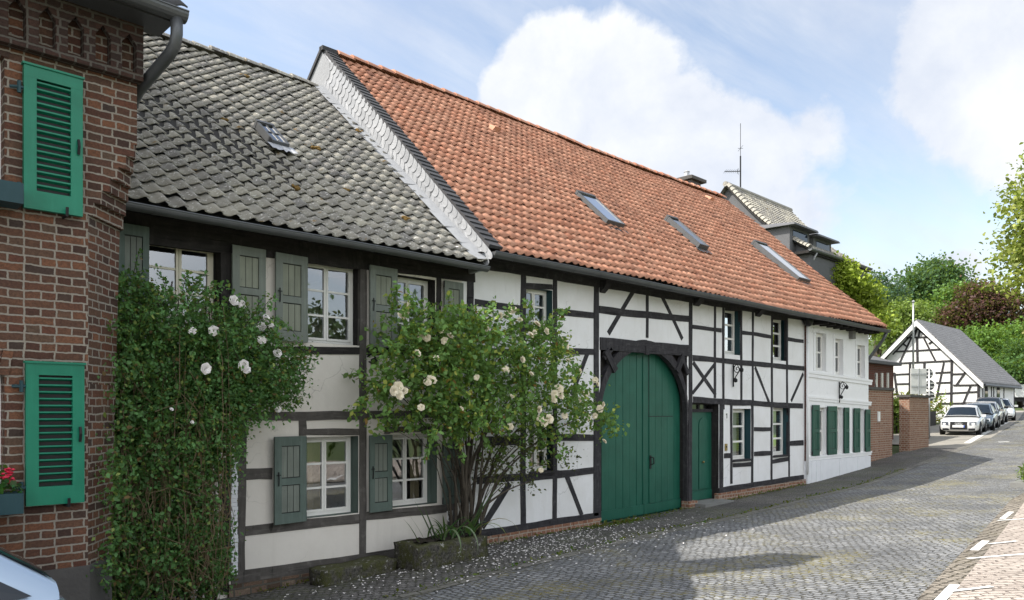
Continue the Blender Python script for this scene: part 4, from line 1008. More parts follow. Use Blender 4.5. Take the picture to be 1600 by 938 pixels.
# arches over the window openings
for o in bo:
    mb=MB(); zt=o[3]
    for k in range(16):
        xx=o[1]+.03-k*.085; 
        mb.hexa([(xx-.075+.0,YB-.012,zt-.0),(xx,YB-.012,zt-.01),(xx,YB+.1,zt-.01),(xx-.075,YB+.1,zt),(xx-.07+.03,YB-.012,zt+.22),(xx+.035,YB-.012,zt+.21),(xx+.035,YB+.1,zt+.21),(xx-.04,YB+.1,zt+.22)])
    mb.build('brick_arch',M['brick_dark'],bh)
    w=window(bh,o[0],o[1],o[2],o[3],o[1],.13,M['frame_white'],2,2,M['brick_dark'],None,Y=YB,fr=.07)
def louvre_shutter(l,r,tl,bl):
    X0=FX(l,YB-.06);X1=FX(r,YB-.06); Z1=FP((l+r)/2,tl,YB-.06)[1]; Z0=FP((l+r)/2,bl,YB-.06)[1]
    y1=YB-.03; y0=y1-.05; st=.095; mb=MB(); h=Z1-Z0
    mb.box(X0,X1,y0,y1,Z0,Z0+.16); mb.box(X0,X1,y0,y1,Z1-.10,Z1); mb.box(X0,X0+st,y0+.001,y1,Z0+.16,Z1-.10); mb.box(X1-st,X1,y0+.001,y1,Z0+.16,Z1-.10); mb.box(X0-.012,X1+.012,y0-.014,y1,Z1,Z1+.018)
    o=mb.build('shutter',M['emerald'],bh,bevel=.004)
    n=16; mb=MB()
    for k in range(n):
        z=Z0+.17+(h-.28)*k/n; s=(h-.28)/n
        mb.hexa([(X0+st,y0+.006,z+s*.62),(X1-st,y0+.006,z+s*.62),(X1-st,y1-.012,z+s*.40),(X0+st,y1-.012,z+s*.40),(X0+st,y0+.006,z+s*.62+.013),(X1-st,y0+.006,z+s*.62+.013),(X1-st,y1-.012,z+s*.40+.010),(X0+st,y1-.012,z+s*.40+.010)])
    mb.build('louvre',M['emerald'],o)
    mb=MB(); mb.box(X0+st*.5,X1-st*.5,y1-.010,y1-.002,Z0+.05,Z1-.05); mb.build('backing',M['iron'],o)  # black sheet put in as the shade between the louvre slats
    mb=MB()
    for z in (Z0+.16,Z1-.2): mb.tube([(X0-.09,YB-.02,z),(X0-.03,y0+.02,z),(X0+.02,y0+.02,z)],.014,6); mb.tube([(X0-.03,y0+.02,z-.05),(X0-.03,y0+.02,z+.05)],.016,6)
    mb.build('hinge',M['teal'],o)
    mb=MB(); zc=(Z0+Z1)/2-.01; mb.tube([(X1-st*.4,y0-.012,zc-.06),(X1-st*.4,y0-.03,zc+.01),(X1-st*.4,y0-.014,zc+.07)],.012,6); mb.build('latch',M['iron'],o)
    mb=MB(); mb.tube([(X0+(X1-X0)*.7,YB,Z0-.02),(X0+(X1-X0)*.7,y0-.04,Z0-.02),(X0+(X1-X0)*.7,y0-.045,Z0+.05)],.013,6); mb.build('holdback',M['iron'],o)
louvre_shutter(36.5,128.5,113,332); louvre_shutter(40,131,569,788)
BS=Slope(YB-.42,zr(3.72),YR,ZR+.05)
pantiles('roof',bh,BS,-2.0,BXC+.28,.21,.30,.026,M['tile_dark'],lambda x,v:(random.random(),random.random()*.3,0))
mb=MB(); roof_deck(mb,BS,BX0-.2,BXC+.26,-.03); BSB=Slope(8.7,zr(3.6),YR,ZR+.03); mb.p([BSB.at(BX0-.2,0),BSB.at(BXC+.26,0),BSB.at(BXC+.26,BSB.L),BSB.at(BX0-.2,BSB.L)]); mb.build('roof_boarding',M['tile_dark'],bh,recalc=False)
mb=MB(); mb.box(BX0,BXC+.2,YB-.40,YB+.0,ZTOP-.02,ZTOP+.05); mb.box(BX0,BXC+.24,YB-.42,YB-.39,ZTOP-.04,ZTOP+.12); mb.build('eaves_board',M['zinc'],bh,bevel=.006)
half_gutter(bh,BX0,BXC+.26,YB-.49,zr(3.66),.085,.9,M['zinc'])
gxe=BXC+.18
mb=MB(); mb.tube([(gxe,YB-.49,zr(3.60)),(gxe,YB-.49,zr(3.45)),(gxe-.005,YB-.46,zr(3.36)),(gxe-.02,YB-.38,zr(3.30)),(BXC+.07,YB+.16,zr(3.10)),(BXC+.05,YB+.30,zr(3.0)),(BXC+.05,YB+.42,zr(2.9))],.055,10); mb.build('downpipe',M['zinc'],bh,smooth=True)
mb=MB(); mb.box(1.45,2.2,.1,.75,zr(5),zr(8.3)); mb.build('chimney',M['brick_dark'],bh)  # out-of-view chimney added to cast the shadow patch on the road
# flower boxes on the sills
def flower_box(o,label,flow):
    x1=o[1]+.085; x0=x1-1.25; z0=o[2]-.03; 
    t=thing('flower_box',label,'flower box',((x0+x1)/2,YB-.15,z0-.02))
    mb=MB(); mb.box(x0,x1,YB-.26,YB-.02,z0-.10,z0+.07); mb.build('box',M['teal'],t,bevel=.008)
    if flow:
        n=500; P=np.stack([RNG.uniform(x0,x1-.02,n),RNG.uniform(YB-.26,YB-.02,n),z0+.07+np.abs(RNG.normal(0,.09,n))],1)
        c=np.stack([RNG.uniform(.02,.05,n),RNG.uniform(.07,.13,n),RNG.uniform(.015,.03,n)],1); fast_faces('foliage',leaf_quads(P,.045,aspect=.9),M['leaf'],t,c)
        for (dx,dz) in [(.10,.20),(.04,.13),(.22,.24),(.36,.18),(.5,.22),(.06,.26)]:
            mb=MB(); q=(x1-dx-.02,YB-.17+random.uniform(-.05,.05),z0+.07+dz*.7)
            for k in range(14):
                w=Vector((random.gauss(0,.02),random.gauss(0,.02),random.gauss(0,.015)))+Vector(q); r=.018
                mb.lathe(w,[(.004,-r*.5),(r,0),(.006,r*.6)],6)
            mb.build('flower_head',M['red_flower'],t)
flower_box(bo[1],'dark teal flower box with red geraniums under the lower brick house window',True)
flower_box(bo[0],'dark teal flower box under the upper brick house window',False)
# ================================================================ ground and street
def curve(pts): 
    xs=[p[0] for p in pts]; ys=[p[1] for p in pts]; return lambda x: float(np.interp(x,xs,ys))
y_wall=curve([(-60,.05),(24.6,.05),(24.9,.35),(30,.6),(31,.9),(32,4.2),(60,4.4),(110,9)])
y_gut=curve([(-60,-2.4),(0,-2.2),(6,-2.1),(8,-2.05),(10.1,-1.9),(14.6,-1.8),(20,-1.6),(25.3,-1.25),(30.4,-.95),(36,-.45),(44,.75),(52,2.0),(64,4.2),(80,8.0),(110,16)])
y_right=curve([(-60,-9.6),(0,-8.3),(4,-7.5),(7.6,-6.85),(10.5,-6.45),(16.7,-5.55),(24,-4.9),(32,-4.4),(44,-3.4),(56,-2.2),(70,-.2),(80,2.4),(110,10)])
KW=.24
y_kerb=lambda x: y_right(x)-KW
y_park=lambda x: y_right(x)-KW-3.2
def strip(name,yl,yr,x0,x1,off,mat,nx=None,ny=6,struct=True,step=.4):
    mb=MB(); n=nx or max(2,int((x1-x0)/step)); P=[]
    for i in range(n+1):
        x=x0+(x1-x0)*i/n; a,b=yl(x),yr(x)
        P.append([(x,a+(b-a)*k/ny,g(x,a+(b-a)*k/ny)+off) for k in range(ny+1)])
    mb.grid(P); o=mb.build(name,mat,recalc=False,smooth=True)
    if struct: o['kind']='structure'
    return o
gxs=np.unique(np.concatenate([np.arange(-80,-10,5),np.arange(-10,60,1.0),np.arange(60,320,6)])); gys=np.unique(np.concatenate([np.arange(-180,-14,8),np.arange(-14,14,1.0),np.arange(14,220,8)]))
mb=MB(); mb.grid([[(x,y,g(x,y)-(.05 if -12.5<y<10 and x<112 else .0)) for y in gys] for x in gxs]); o=mb.build('ground',M['earth'],recalc=False,smooth=True); o['kind']='structure'
strip('road',lambda x:y_gut(x)-.12,y_right,-40,105,.008,M['cobble'],ny=8)
strip('gutter',lambda x:y_gut(x)+.12,lambda x:y_gut(x)-.12,-40,36,.012,M['gutter_stone'],ny=2)
strip('pavement',y_wall,lambda x:y_gut(x)+.12,-40,31,.008,M['cobble_path'],ny=5)
strip('parking_bay',lambda x:y_wall(x) if x>31.9 else .6,lambda x:y_gut(x)+(.12 if x<36 else -.12),31,64,.006,M['bay'],ny=5)
strip('kerb',y_right,y_kerb,-40,60,.03,M['cobble_edge'],ny=2)
strip('parking_area',y_kerb,y_park,-40,26,.03,M['paver'],ny=4)
strip('lawn',y_kerb,lambda x:y_kerb(x)-3,26,60,.03,M['lawn'],ny=3)
# painted lines as thin sheets on the surface
def paint_line(a,b,w,off=.036,name='painted_line'):
    a=Vector((a[0],a[1],0)); b=Vector((b[0],b[1],0)); d=(b-a); L=d.length; d/=L; nr=Vector((-d.y,d.x,0))*w/2
    n=max(1,int(L/.4)); mb=MB(); P=[]
    for i in range(n+1):
        c=a+d*L*i/n; P.append([(c.x+nr.x,c.y+nr.y,g(c.x+nr.x,c.y+nr.y)+off),(c.x-nr.x,c.y-nr.y,g(c.x-nr.x,c.y-nr.y)+off)])
    mb.grid(P); o=mb.build(name,M['paint'],recalc=False); o['kind']='structure'; return o
def hxy(px,py): p=hit(px,py); return (p.x,p.y)
paint_line(hxy(1511,693),hxy(1574,660),.22,.014)
paint_line(hxy(1560,691.5),hxy(1577,691),.16,.014)
paint_line(hxy(1511,878),hxy(1640,868),.065); paint_line(hxy(1558,817),hxy(1640,812),.065)
paint_line(hxy(1545,855),hxy(1588,851),.06,.04); paint_line(hxy(1482,931),hxy(1550,923),.06,.04)
paint_line(hxy(1522,864),hxy(1540,849),.09,.032); paint_line(hxy(1468,945),hxy(1492,919),.09,.032); paint_line(hxy(1566,814),hxy(1580,803),.08,.032)
# fallen petals: nobody could count them
n=1150; V=[]
k=0
while k<n:
    x=RNG.normal(8.6,1.9); y=-abs(RNG.normal(.9,.8))-.1
    if x<4.4 or x>14 or y<-3.2: continue
    z=g(x,y)+.018; s=.022*RNG.uniform(.4,1.3); a=RNG.uniform(0,6.28); 
    pts=[]
    for q in range(6):
        w=a+q*math.pi/3; e=.6 if q%3==0 else 1.0
        pts.append((x+s*e*math.cos(w),y+s*.8*e*math.sin(w),z+.006*math.sin(w*2+a)+RNG.uniform(0,.006)))
    V.append(pts); k+=1
o=fast_faces('fallen_petals',np.array(V),M['rose_pale']); tag(o,'white rose petals scattered over the dark pavement setts','petals',kind='stuff')
# weeds growing along the foot of the wall and the gutter
P=[];C=[]
for i in range(2600):
    u=RNG.random()
    if u<.45: x=RNG.uniform(4.5,20); y=-.06-abs(RNG.normal(0,.06))
    elif u<.7: x=RNG.normal(11.6,.5); y=-.25-abs(RNG.normal(0,.12))
    else: x=RNG.uniform(4,24); y=y_gut(x)+.13+RNG.normal(0,.05)
    P.append((x,y,g(x,y)+RNG.uniform(.005,.035))); C.append((RNG.uniform(.05,.14),RNG.uniform(.09,.14),.02))
o=fast_faces('weeds',leaf_quads(np.array(P),.05,aspect=.5),M['leaf'],None,np.array(C)); tag(o,'low green weeds and moss at the wall foot and along the gutter','weeds',kind='stuff')
# ---- stone trough, block and iris
def rough_box(mb,x0,x1,y0,y1,z0,z1,n=(10,4,4),amp=.02,rotz=0,seed=0,mi=0):
    from mathutils import noise
    c=Vector(((x0+x1)/2,(y0+y1)/2,0))
    def pt(i,j,k):
        u,v,w=i/n[0],j/n[1],k/n[2]
        p=Vector((x0+(x1-x0)*u,y0+(y1-y0)*v,z0+(z1-z0)*w))
        # round the edges
        for ax,(lo,hi) in enumerate(((x0,x1),(y0,y1),(z0,z1))):
            pass
        q=noise.noise_vector(p*3.1+Vector((seed,seed,0)))*amp+noise.noise_vector(p*9+Vector((seed,0,seed)))*amp*.4
        p=p+q; d=p-c; d.z=p.z
        ca,sa=math.cos(rotz),math.sin(rotz)
        return Vector((c.x+(p.x-c.x)*ca-(p.y-c.y)*sa,c.y+(p.x-c.x)*sa+(p.y-c.y)*ca,p.z))
    for (A,B,fix) in ((0,1,(2,0)),(0,1,(2,n[2])),(0,2,(1,0)),(0,2,(1,n[1])),(1,2,(0,0)),(1,2,(0,n[0]))):
        P=[]
        for i in range(n[A]+1):
            r=[]
            for j in range(n[B]+1):
                q=[0,0,0]; q[A]=i;q[B]=j;q[fix[0]]=fix[1]; r.append(pt(*q))
            P.append(r)
        mb.grid(P,mi)
def weld(o,d=.002,sub=0):
    bm=bmesh.new(); bm.from_mesh(o.data); bmesh.ops.remove_doubles(bm,verts=bm.verts,dist=d); bmesh.ops.recalc_face_normals(bm,faces=bm.faces); bm.to_mesh(o.data); bm.free()
    for p in o.data.polygons: p.use_smooth=True
p=hit(655,872); q=hit(762,868)
tx0,tx1=FX(654,-.98),FX(762,-.98); ty0,ty1=-.98,-.42
tz=g(7.2,-.7)
tr=thing('stone_trough','mossy stone trough planter in front of the cottage post','planter',(7.3,-.7,tz))
mb=MB(); w=.10
rough_box(mb,tx0,tx1,ty0,ty1,tz-.05,tz+.34,(16,6,5),.028,seed=3); o=mb.build('trough',M['mossy'],tr); weld(o)
mb=MB(); P=[]
for i in range(13): P.append([(tx0+w+(tx1-tx0-2*w)*i/12,ty0+w+(ty1-ty0-2*w)*j/5,tz+.355+.02*math.sin(i*2.1+j*1.7)) for j in range(6)])
mb.grid(P); mb.build('soil',m_plain('dark_soil',(.03,.024,.018),.95,.4,12,.8),tr,recalc=False)
sx0=5.02; 
st=MB(); sz=g(5.7,-.4); rough_box(st,FX(506,-.62),FX(612,-.5),-.62,-.26,sz-.03,sz+.21,(16,5,4),.025,rotz=rad(3),seed=11)
o=st.build('stone_block',M['mossy']); weld(o); tag(o,'long rough mossy stone block lying along the cottage plinth','stone block')
def blade(mb,base,ang,L,w,droop,col,lift=1.2):
    d=Vector((math.cos(ang),math.sin(ang),0)); s=Vector((-d.y,d.x,0)); pts=[]; n=9
    pos=Vector(base); el=lift
    for i in range(n+1):
        t=i/n; ww_=w*(1-t**2.2)*(.6+.4*min(1,t*4)); pts.append((pos-s*ww_,pos+d*0+Vector((0,0,-ww_*.3)),pos+s*ww_))
        pos=pos+(d*math.cos(el)+Vector((0,0,1))*math.sin(el))*L/n; el-=droop/n
        if pos.z<g(pos.x,pos.y)+.02: pos.z=g(pos.x,pos.y)+.02
    mb.grid([list(p) for p in pts],0,col)
ir=MB()
for k in range(34):
    x=RNG.uniform(tx0+.45,tx1-.1); y=RNG.uniform(ty0+.1,ty1-.1); ang=RNG.uniform(math.pi*.95,math.pi*2.05)
    r=RNG.random(); L=RNG.uniform(.28,.55); dr=RNG.uniform(.4,2.6)
    c=(RNG.uniform(.03,.07),RNG.uniform(.10,.17),RNG.uniform(.03,.06))
    blade(ir,(x,y,tz+.35),ang,L,.018,dr,c)
for (x,ang,L,dr,c) in [(6.62,-1.75,.78,3.3,(.16,.22,.12)),(6.82,-1.55,.86,3.2,(.19,.24,.15)),(7.35,-1.1,.72,2.7,(.20,.25,.06)),(7.5,-.6,.9,2.9,(.26,.17,.06)),(7.5,-.25,1.0,.5,(.05,.11,.05)),(7.45,-.15,.85,.35,(.045,.10,.05)),(6.35,2.6,.45,.3,(.03,.05,.03)),(6.2,2.9,.4,.4,(.03,.05,.03)),(6.55,2.0,.6,.2,(.03,.05,.03)),(6.62,1.8,.5,.1,(.03,.05,.03))]:
    x=tx0+(x-5.95)/1.67*(tx1-tx0)
    blade(ir,(x,-.72 if math.sin(ang)>-.5 else -.9,tz+.36),ang,L,.024,dr,c,1.15)
o=ir.build('iris_plant',M['leaf'],smooth=True,recalc=False); tag(o,'iris clump with drooping sword leaves in the stone trough','plant')
# ================================================================ climbing roses
def px_lobe(px,py,rx,ry,Y):
    X,Z=FP(px,py,Y); dep=X*CC+(Y+D)*SS; return Vector((X,Y,Z)), rx/1200*dep*1.25, ry/1200*dep
def clumps(lobes, dens, per, crad, ysq, size, colf, ymax=-.06, aspect=.6,keep=None):
    P=[];C=[]
    for (px,py,rx,ry,Y,den) in lobes:
        c,a,b=px_lobe(px,py,rx,ry,Y)
        n=int(dens*den*a*b*4)
        for i in range(n):
            d=RNG.normal(size=3); d/=np.linalg.norm(d); r=RNG.random()**.45
            q=np.array([c.x+d[0]*a*r, c.y+d[1]*ysq*r, c.z+d[2]*b*r])
            tone=RNG.random()
            m=int(per*RNG.uniform(.5,1.5)); pts=q+RNG.normal(size=(m,3))*crad*np.array([1.2,.8,.8])
            pts=pts[pts[:,1]<ymax]
            P.append(pts); C.append(colf(len(pts),tone))
    P=np.concatenate(P); C=np.concatenate(C)
    ok=P[:,2]>G(P[:,0],P[:,1])+.02
    if keep is not None: ok=ok&keep(P)
    return P[ok],C[ok]
IVX=(FX(362,-.6),FX(500,-.6)); IVZ=(FP(362,700,-.6)[1],FP(362,655,-.6)[1])
def ivy_keep(P): # the shrub leaves the cottage corner post and its quoin free low down
    lim=IVX[0]+(IVX[1]-IVX[0])*np.clip((P[:,2]-IVZ[0])/(IVZ[1]-IVZ[0]+.25),0,1); return P[:,0]<lim+RNG.normal(size=len(P))*.03
def blossom_mesh(mat,r=.052,seed=0):
    mb=MB(); rnd=random.Random(seed)
    for ring,(n,rr,tl,hh) in enumerate(((6,1.0,.25,0),(6,.82,.65,.006),(5,.58,1.05,.012),(4,.32,1.35,.016))):
        for k in range(n):
            a=2*math.pi*(k+ring*.4)/n+rnd.uniform(-.2,.2); d=Vector((math.cos(a),math.sin(a),0)); s=Vector((-d.y,d.x,0)); P=[]
            for i in range(4):
                t=i/3; el=tl*(1-.35*t); c=d*(r*rr*t*math.cos(el)+.004)+Vector((0,0,r*rr*t*math.sin(el)+hh)); w=r*rr*(.25+.55*math.sin(math.pi*min(1,t*.8)))
                P.append([c-s*w+Vector((0,0,.006*t)),c,c+s*w+Vector((0,0,.006*t))])
            mb.grid(P)
    return mb
def blossoms(parent,pts,Y,mat,proto,scale=1.0):
    for i,(a,b,s,yy) in enumerate(pts):
        yy-=.14; X,Z=FP(a,b,Y+yy)
        o=proto if i==0 else proto.copy()
        if i: COL.objects.link(o); o.parent=parent; o.matrix_parent_inverse=proto.matrix_parent_inverse
        o.location=(X,Y+yy,Z); o.rotation_euler=(rad(random.uniform(45,95)),rad(random.uniform(-30,30)),rad(random.uniform(-50,20))); o.scale=(s*scale,)*3
rose=thing('rose_bush','large climbing rose bush with creamy double blossoms beside the green arched gate','rose bush',(7.35,-.4,g(7.35,-.4)))
RL=[(625,520,42,38,-.7,1.1),(650,585,75,55,-.8,1.2),(705,545,85,70,-.85,1.2),(775,540,80,60,-.7,1.0),(760,610,120,70,-.95,1.2),(845,575,55,60,-.7,.9),(860,640,75,48,-.85,1.0),(925,655,38,34,-.6,.9),(700,655,75,38,-.9,1.1),(605,615,40,22,-.55,.7),(615,662,55,14,-.75,.8),(840,520,38,28,-.5,.8),(900,610,35,40,-.55,.7),(845,700,32,38,-.6,.45),(690,690,22,26,-.75,.5),(560,600,18,40,-.4,.18),(590,560,25,20,-.5,.35),(740,500,80,22,-.55,.8),(935,665,14,24,-.6,.8),(880,560,26,30,-.5,.6),(800,700,50,18,-.6,.5)]
def rcol(n,t):
    f=RNG.uniform(.7,1.35,n)*(.75+.5*t)
    y=RNG.random(n)
    c=np.stack([.125*f+.15*(y>.85)*f,.235*f+.10*(y>.85),.062*f],1); c[y<.02]=(.22,.12,.03); return c
P,Cc=clumps(RL,46,13,.075,.5,.055,rcol); fast_faces('foliage',leaf_quads(P,.070,aspect=.66),M['leaf'],rose,Cc)
DL=[(775,730,40,45,-.45,.55),(800,690,45,45,-.5,.5),(815,755,35,30,-.35,.3),(870,715,40,30,-.4,.35)]
def dcol(n,t):
    f=RNG.uniform(.6,1.3,n); return np.stack([.075*f,.075*f,.035*f],1)
P,Cc=clumps(DL,60,10,.08,.28,.05,dcol); fast_faces('dry_foliage',leaf_quads(P,.055,aspect=.6),M['leaf'],rose,Cc)
def shoots(parent,lobes,n,size,colf,L=(.35,.8),mat=None,droop=.5,name='shoots',up=.5):
    mbs=MB(); P=[];O=[];C=[]
    for i in range(n):
        l=lobes[RNG.integers(len(lobes))]; c,a,b=px_lobe(*l[:5])
        d=np.array([RNG.normal(),-abs(RNG.normal())*.8,RNG.normal()+.1]); d/=np.linalg.norm(d)
        p=np.array([c.x+d[0]*a*.75,c.y+d[1]*.4,c.z+d[2]*b*.75]); v=d*np.array([1,.6,1])+np.array([0,-.1,up*RNG.uniform(0,1)]); v/=np.linalg.norm(v); ln=RNG.uniform(*L); path=[]; m=9
        for k in range(m+1):
            path.append(tuple(p)); p=p+v*ln/m; v=v+np.array([0,0,-droop/m*RNG.uniform(.5,1.5)]); v/=np.linalg.norm(v)
            if p[1]>-.05: p[1]=-.05
            for q in range(3): P.append(p+RNG.normal(size=3)*.018); O.append(v+RNG.normal(size=3)*.7)
        C.append(colf(3*(m+1),RNG.uniform(.5,1.3))); mbs.tube(path,[.0045*(1-.07*k) for k in range(m+1)],4,cap=False)
    fast_faces(name,leaf_quads(np.array(P),size,out=np.array(O)*.8,aspect=.62),M['leaf'],parent,np.concatenate(C)); mbs.build('shoot_stems',M['twig_dark'],parent,smooth=True,recalc=False)['kind']='stuff'
shoots(rose,RL[:6]+RL[8:10]+[RL[11]],100,.064,rcol,(.18,.42),up=-.1)
mb=MB()
bx,by=FX(730,-.38),-.38; bz=g(bx,by)
ends=[(625,530),(660,590),(705,550),(775,545),(760,610),(845,575),(860,640),(925,650),(700,650),(615,615),(615,662),(840,520),(900,610),(845,700),(700,690),(760,500),(730,600),(800,640),(780,730),(815,755),(870,715),(740,560),(680,620),(660,660)]
for i,(a,b) in enumerate(ends+ends[:12]):
    X,Z=FP(a+random.uniform(-14,14),b+random.uniform(-12,12),-.7)
    s=Vector((bx+random.uniform(-.22,.20),by+random.uniform(-.12,.12),bz)); e=Vector((X,-.7+random.uniform(-.2,.25),Z))
    low=Vector((s.x+(X-s.x)*.06+random.uniform(-.08,.08),s.y-.05,bz+(Z-bz)*.75)); pts=[]
    for k in range(11):
        t=k/10; q=s*(1-t)**2+low*2*t*(1-t)+e*t*t; pts.append(q+Vector((random.gauss(0,.012),random.gauss(0,.012),0)))
    r0=random.choice([.012,.018,.026,.034]); mb.tube(pts,[r0*(1-.75*k/10) for k in range(11)],6)
mb.build('stems',M['bark'],rose,smooth=True)
bp=blossom_mesh(M['rose_white'],.062,1).build('blossom',M['rose_white'],rose,smooth=True,recalc=False)
BP=[(812,500,.8,.05),(830,585,.8,-.25),(905,625,.8,-.0),(882,650,.9,-.2),(850,560,.8,-.1),(674,594,1.2,-.35),(668,598,.9,-.4),(622,605,1.2,-.25),(615,611,1.1,-.3),(630,612,1.1,-.25),(624,618,1.0,-.3),(658,525,1,-.2),(667,528,.9,-.25),(688,515,.9,-.2),(703,525,1,-.2),(695,533,.9,-.25),(628,494,1.1,-.05),(634,490,.9,0),(652,552,.9,-.3),(801,486,1.2,.1),(793,492,1.0,.1),(782,493,.9,.1),(839,507,1.1,.1),(829,524,1.0,0),(835,520,.8,0),(854,518,1.0,.1),(879,533,1.1,.15),(884,541,1.1,.15),(790,578,1.0,-.4),(873,608,1.3,-.25),(866,616,1.1,-.3),(876,618,1.1,-.25),(865,625,1.0,-.3),(888,564,.9,.1),(842,640,1.0,-.3),(844,654,1.0,-.3),(850,661,1.0,-.3),(858,655,1.25,-.3),(930,594,.9,.1),(933,600,.8,.1),(916,616,.9,.05),(937,639,1.1,0),(942,632,.8,0),(929,650,.9,0),(919,654,1.0,0),(944,690,.8,-.05),(797,667,.9,-.3),(658,637,.8,-.3),(816,562,.9,-.2),(745,590,.7,-.45),(720,640,.7,-.4),(760,515,.8,-.1),(800,620,.7,-.4),(682,560,.7,-.4),(905,580,.9,.1),(640,478,.9,.05),(845,735,.7,-.1)]
blossoms(rose,BP,-.7,M['rose_white'],bp,.9)
ivy=thing('climbing_shrub','dense overgrown climbing shrub with brown hanging twigs at the brick house corner','climbing shrub',(3.2,-.6,g(3.2,-.6)))
IL=[(205,470,28,45,-.62,1.1),(205,545,32,60,-.8,1.2),(262,525,75,42,-.7,1.2),(340,530,75,40,-.6,1.1),(415,560,60,38,-.5,1.1),(395,605,70,40,-.55,1.1),(452,585,20,30,-.4,.7),(300,610,115,75,-.7,1.2),(255,710,95,100,-.75,1.15),(325,700,40,95,-.6,1.1),(245,820,75,90,-.72,1.15),(310,850,38,85,-.6,1.2),(210,690,32,130,-.8,1.0),(440,625,26,22,-.4,.5),(275,468,50,14,-.5,.5),(390,500,35,18,-.5,.6),(355,650,18,36,-.5,.5),(315,905,34,30,-.6,1.2),(225,915,60,30,-.7,1.0),(235,860,70,50,-.95,.7),(180,590,11,90,-1.25,.9),(174,760,11,100,-1.4,.95),(170,880,12,60,-1.5,.9)]
def icol(n,t):
    f=RNG.uniform(.65,1.35,n)*(.7+.6*t); y=RNG.random(n)
    c=np.stack([.08*f+.09*(y>.9)*f,.18*f+.05*(y>.9),.055*f],1); c[y<.04]=(.16,.10,.04); return c
P,Cc=clumps(IL,190,19,.07,.42,.035,icol,keep=ivy_keep); fast_faces('foliage',leaf_quads(P,.043,aspect=.62),M['leaf'],ivy,Cc)
shoots(ivy,IL[:4]+IL[7:9]+IL[14:16],150,.042,icol,(.15,.42),droop=1.1,up=.3)
mb=MB(); mt=MB()
for i in range(210):
    a=random.uniform(163,350); 
    Yq=random.uniform(-1.0,-.40); X=FX(a,Yq)
    z1=FP(a,random.uniform(600,860) if random.random()<.8 else random.uniform(470,600),Yq)[1]; z0=FP(a,random.uniform(760,960),Yq)[1]; z0=max(z0,g(X,Yq)+.02)
    if z1<z0+.25: z1=z0+random.uniform(.3,.7)
    sl=random.gauss(0,.12); pts=[]; bow=random.gauss(0,.09)
    for k in range(7):
        t=k/6; pts.append((X+sl*(t-.5)+bow*math.sin(math.pi*t)+random.gauss(0,.012),Yq-.10*math.sin(math.pi*t)+random.gauss(0,.015),z0+(z1-z0)*t))
    r=random.choice([.0022,.003,.004]); mb.tube(pts,r,4,cap=False)
for i in range(620):
    a=random.uniform(160,345); b=random.triangular(560,950,900); Yq=random.uniform(-1.15,-.5); X,Z=FP(a,b,Yq); Z=max(Z,g(X,Yq)+.05)
    an=random.gauss(0,.75); L=random.uniform(.12,.42); bw=random.gauss(0,.05)
    pts=[(X+math.sin(an)*L*(k/4-.5),Yq+bw*math.sin(math.pi*k/4),max(g(X,Yq)+.015,Z+math.cos(an)*L*(k/4-.5))) for k in range(5)]; mb.tube(pts,random.choice([.0026,.0035]),4,cap=False)
mb.build('hanging_twigs',M['twig'],ivy,smooth=True,recalc=False)['kind']='stuff'
for i in range(34):
    a=random.uniform(168,345); Yq=random.uniform(-.5,-.12); X=FX(a,Yq); z0=g(X,Yq); z1=FP(a,random.uniform(430,650),Yq)[1]
    pts=[(X+random.gauss(0,.03)+.05*math.sin(k*.9+i),Yq+random.gauss(0,.02),z0+(z1-z0)*k/9) for k in range(10)]; mt.tube(pts,[random.choice([.012,.02])*(1-.06*k) for k in range(10)],6)
mt.build('stems',M['twig_dark'],ivy,smooth=True,recalc=False)
bp2=blossom_mesh(M['rose_pale'],.055,4).build('blossom',M['rose_pale'],ivy,smooth=True,recalc=False)
blossoms(ivy,[(365,470,1.0,.1),(379,476,.8,.1),(334,517,.9,-.3),(301,518,.7,-.3),(416,499,1.0,.05),(409,511,1.0,.05),(421,507,.9,.05),(381,571,1.0,-.3),(384,578,.9,-.3),(321,576,1.0,-.4),(433,552,.9,-.1),(409,532,.9,-.1),(434,640,.7,0),(300,660,.35,-.4),(268,640,.35,-.4)],-.6,M['rose_pale'],bp2)
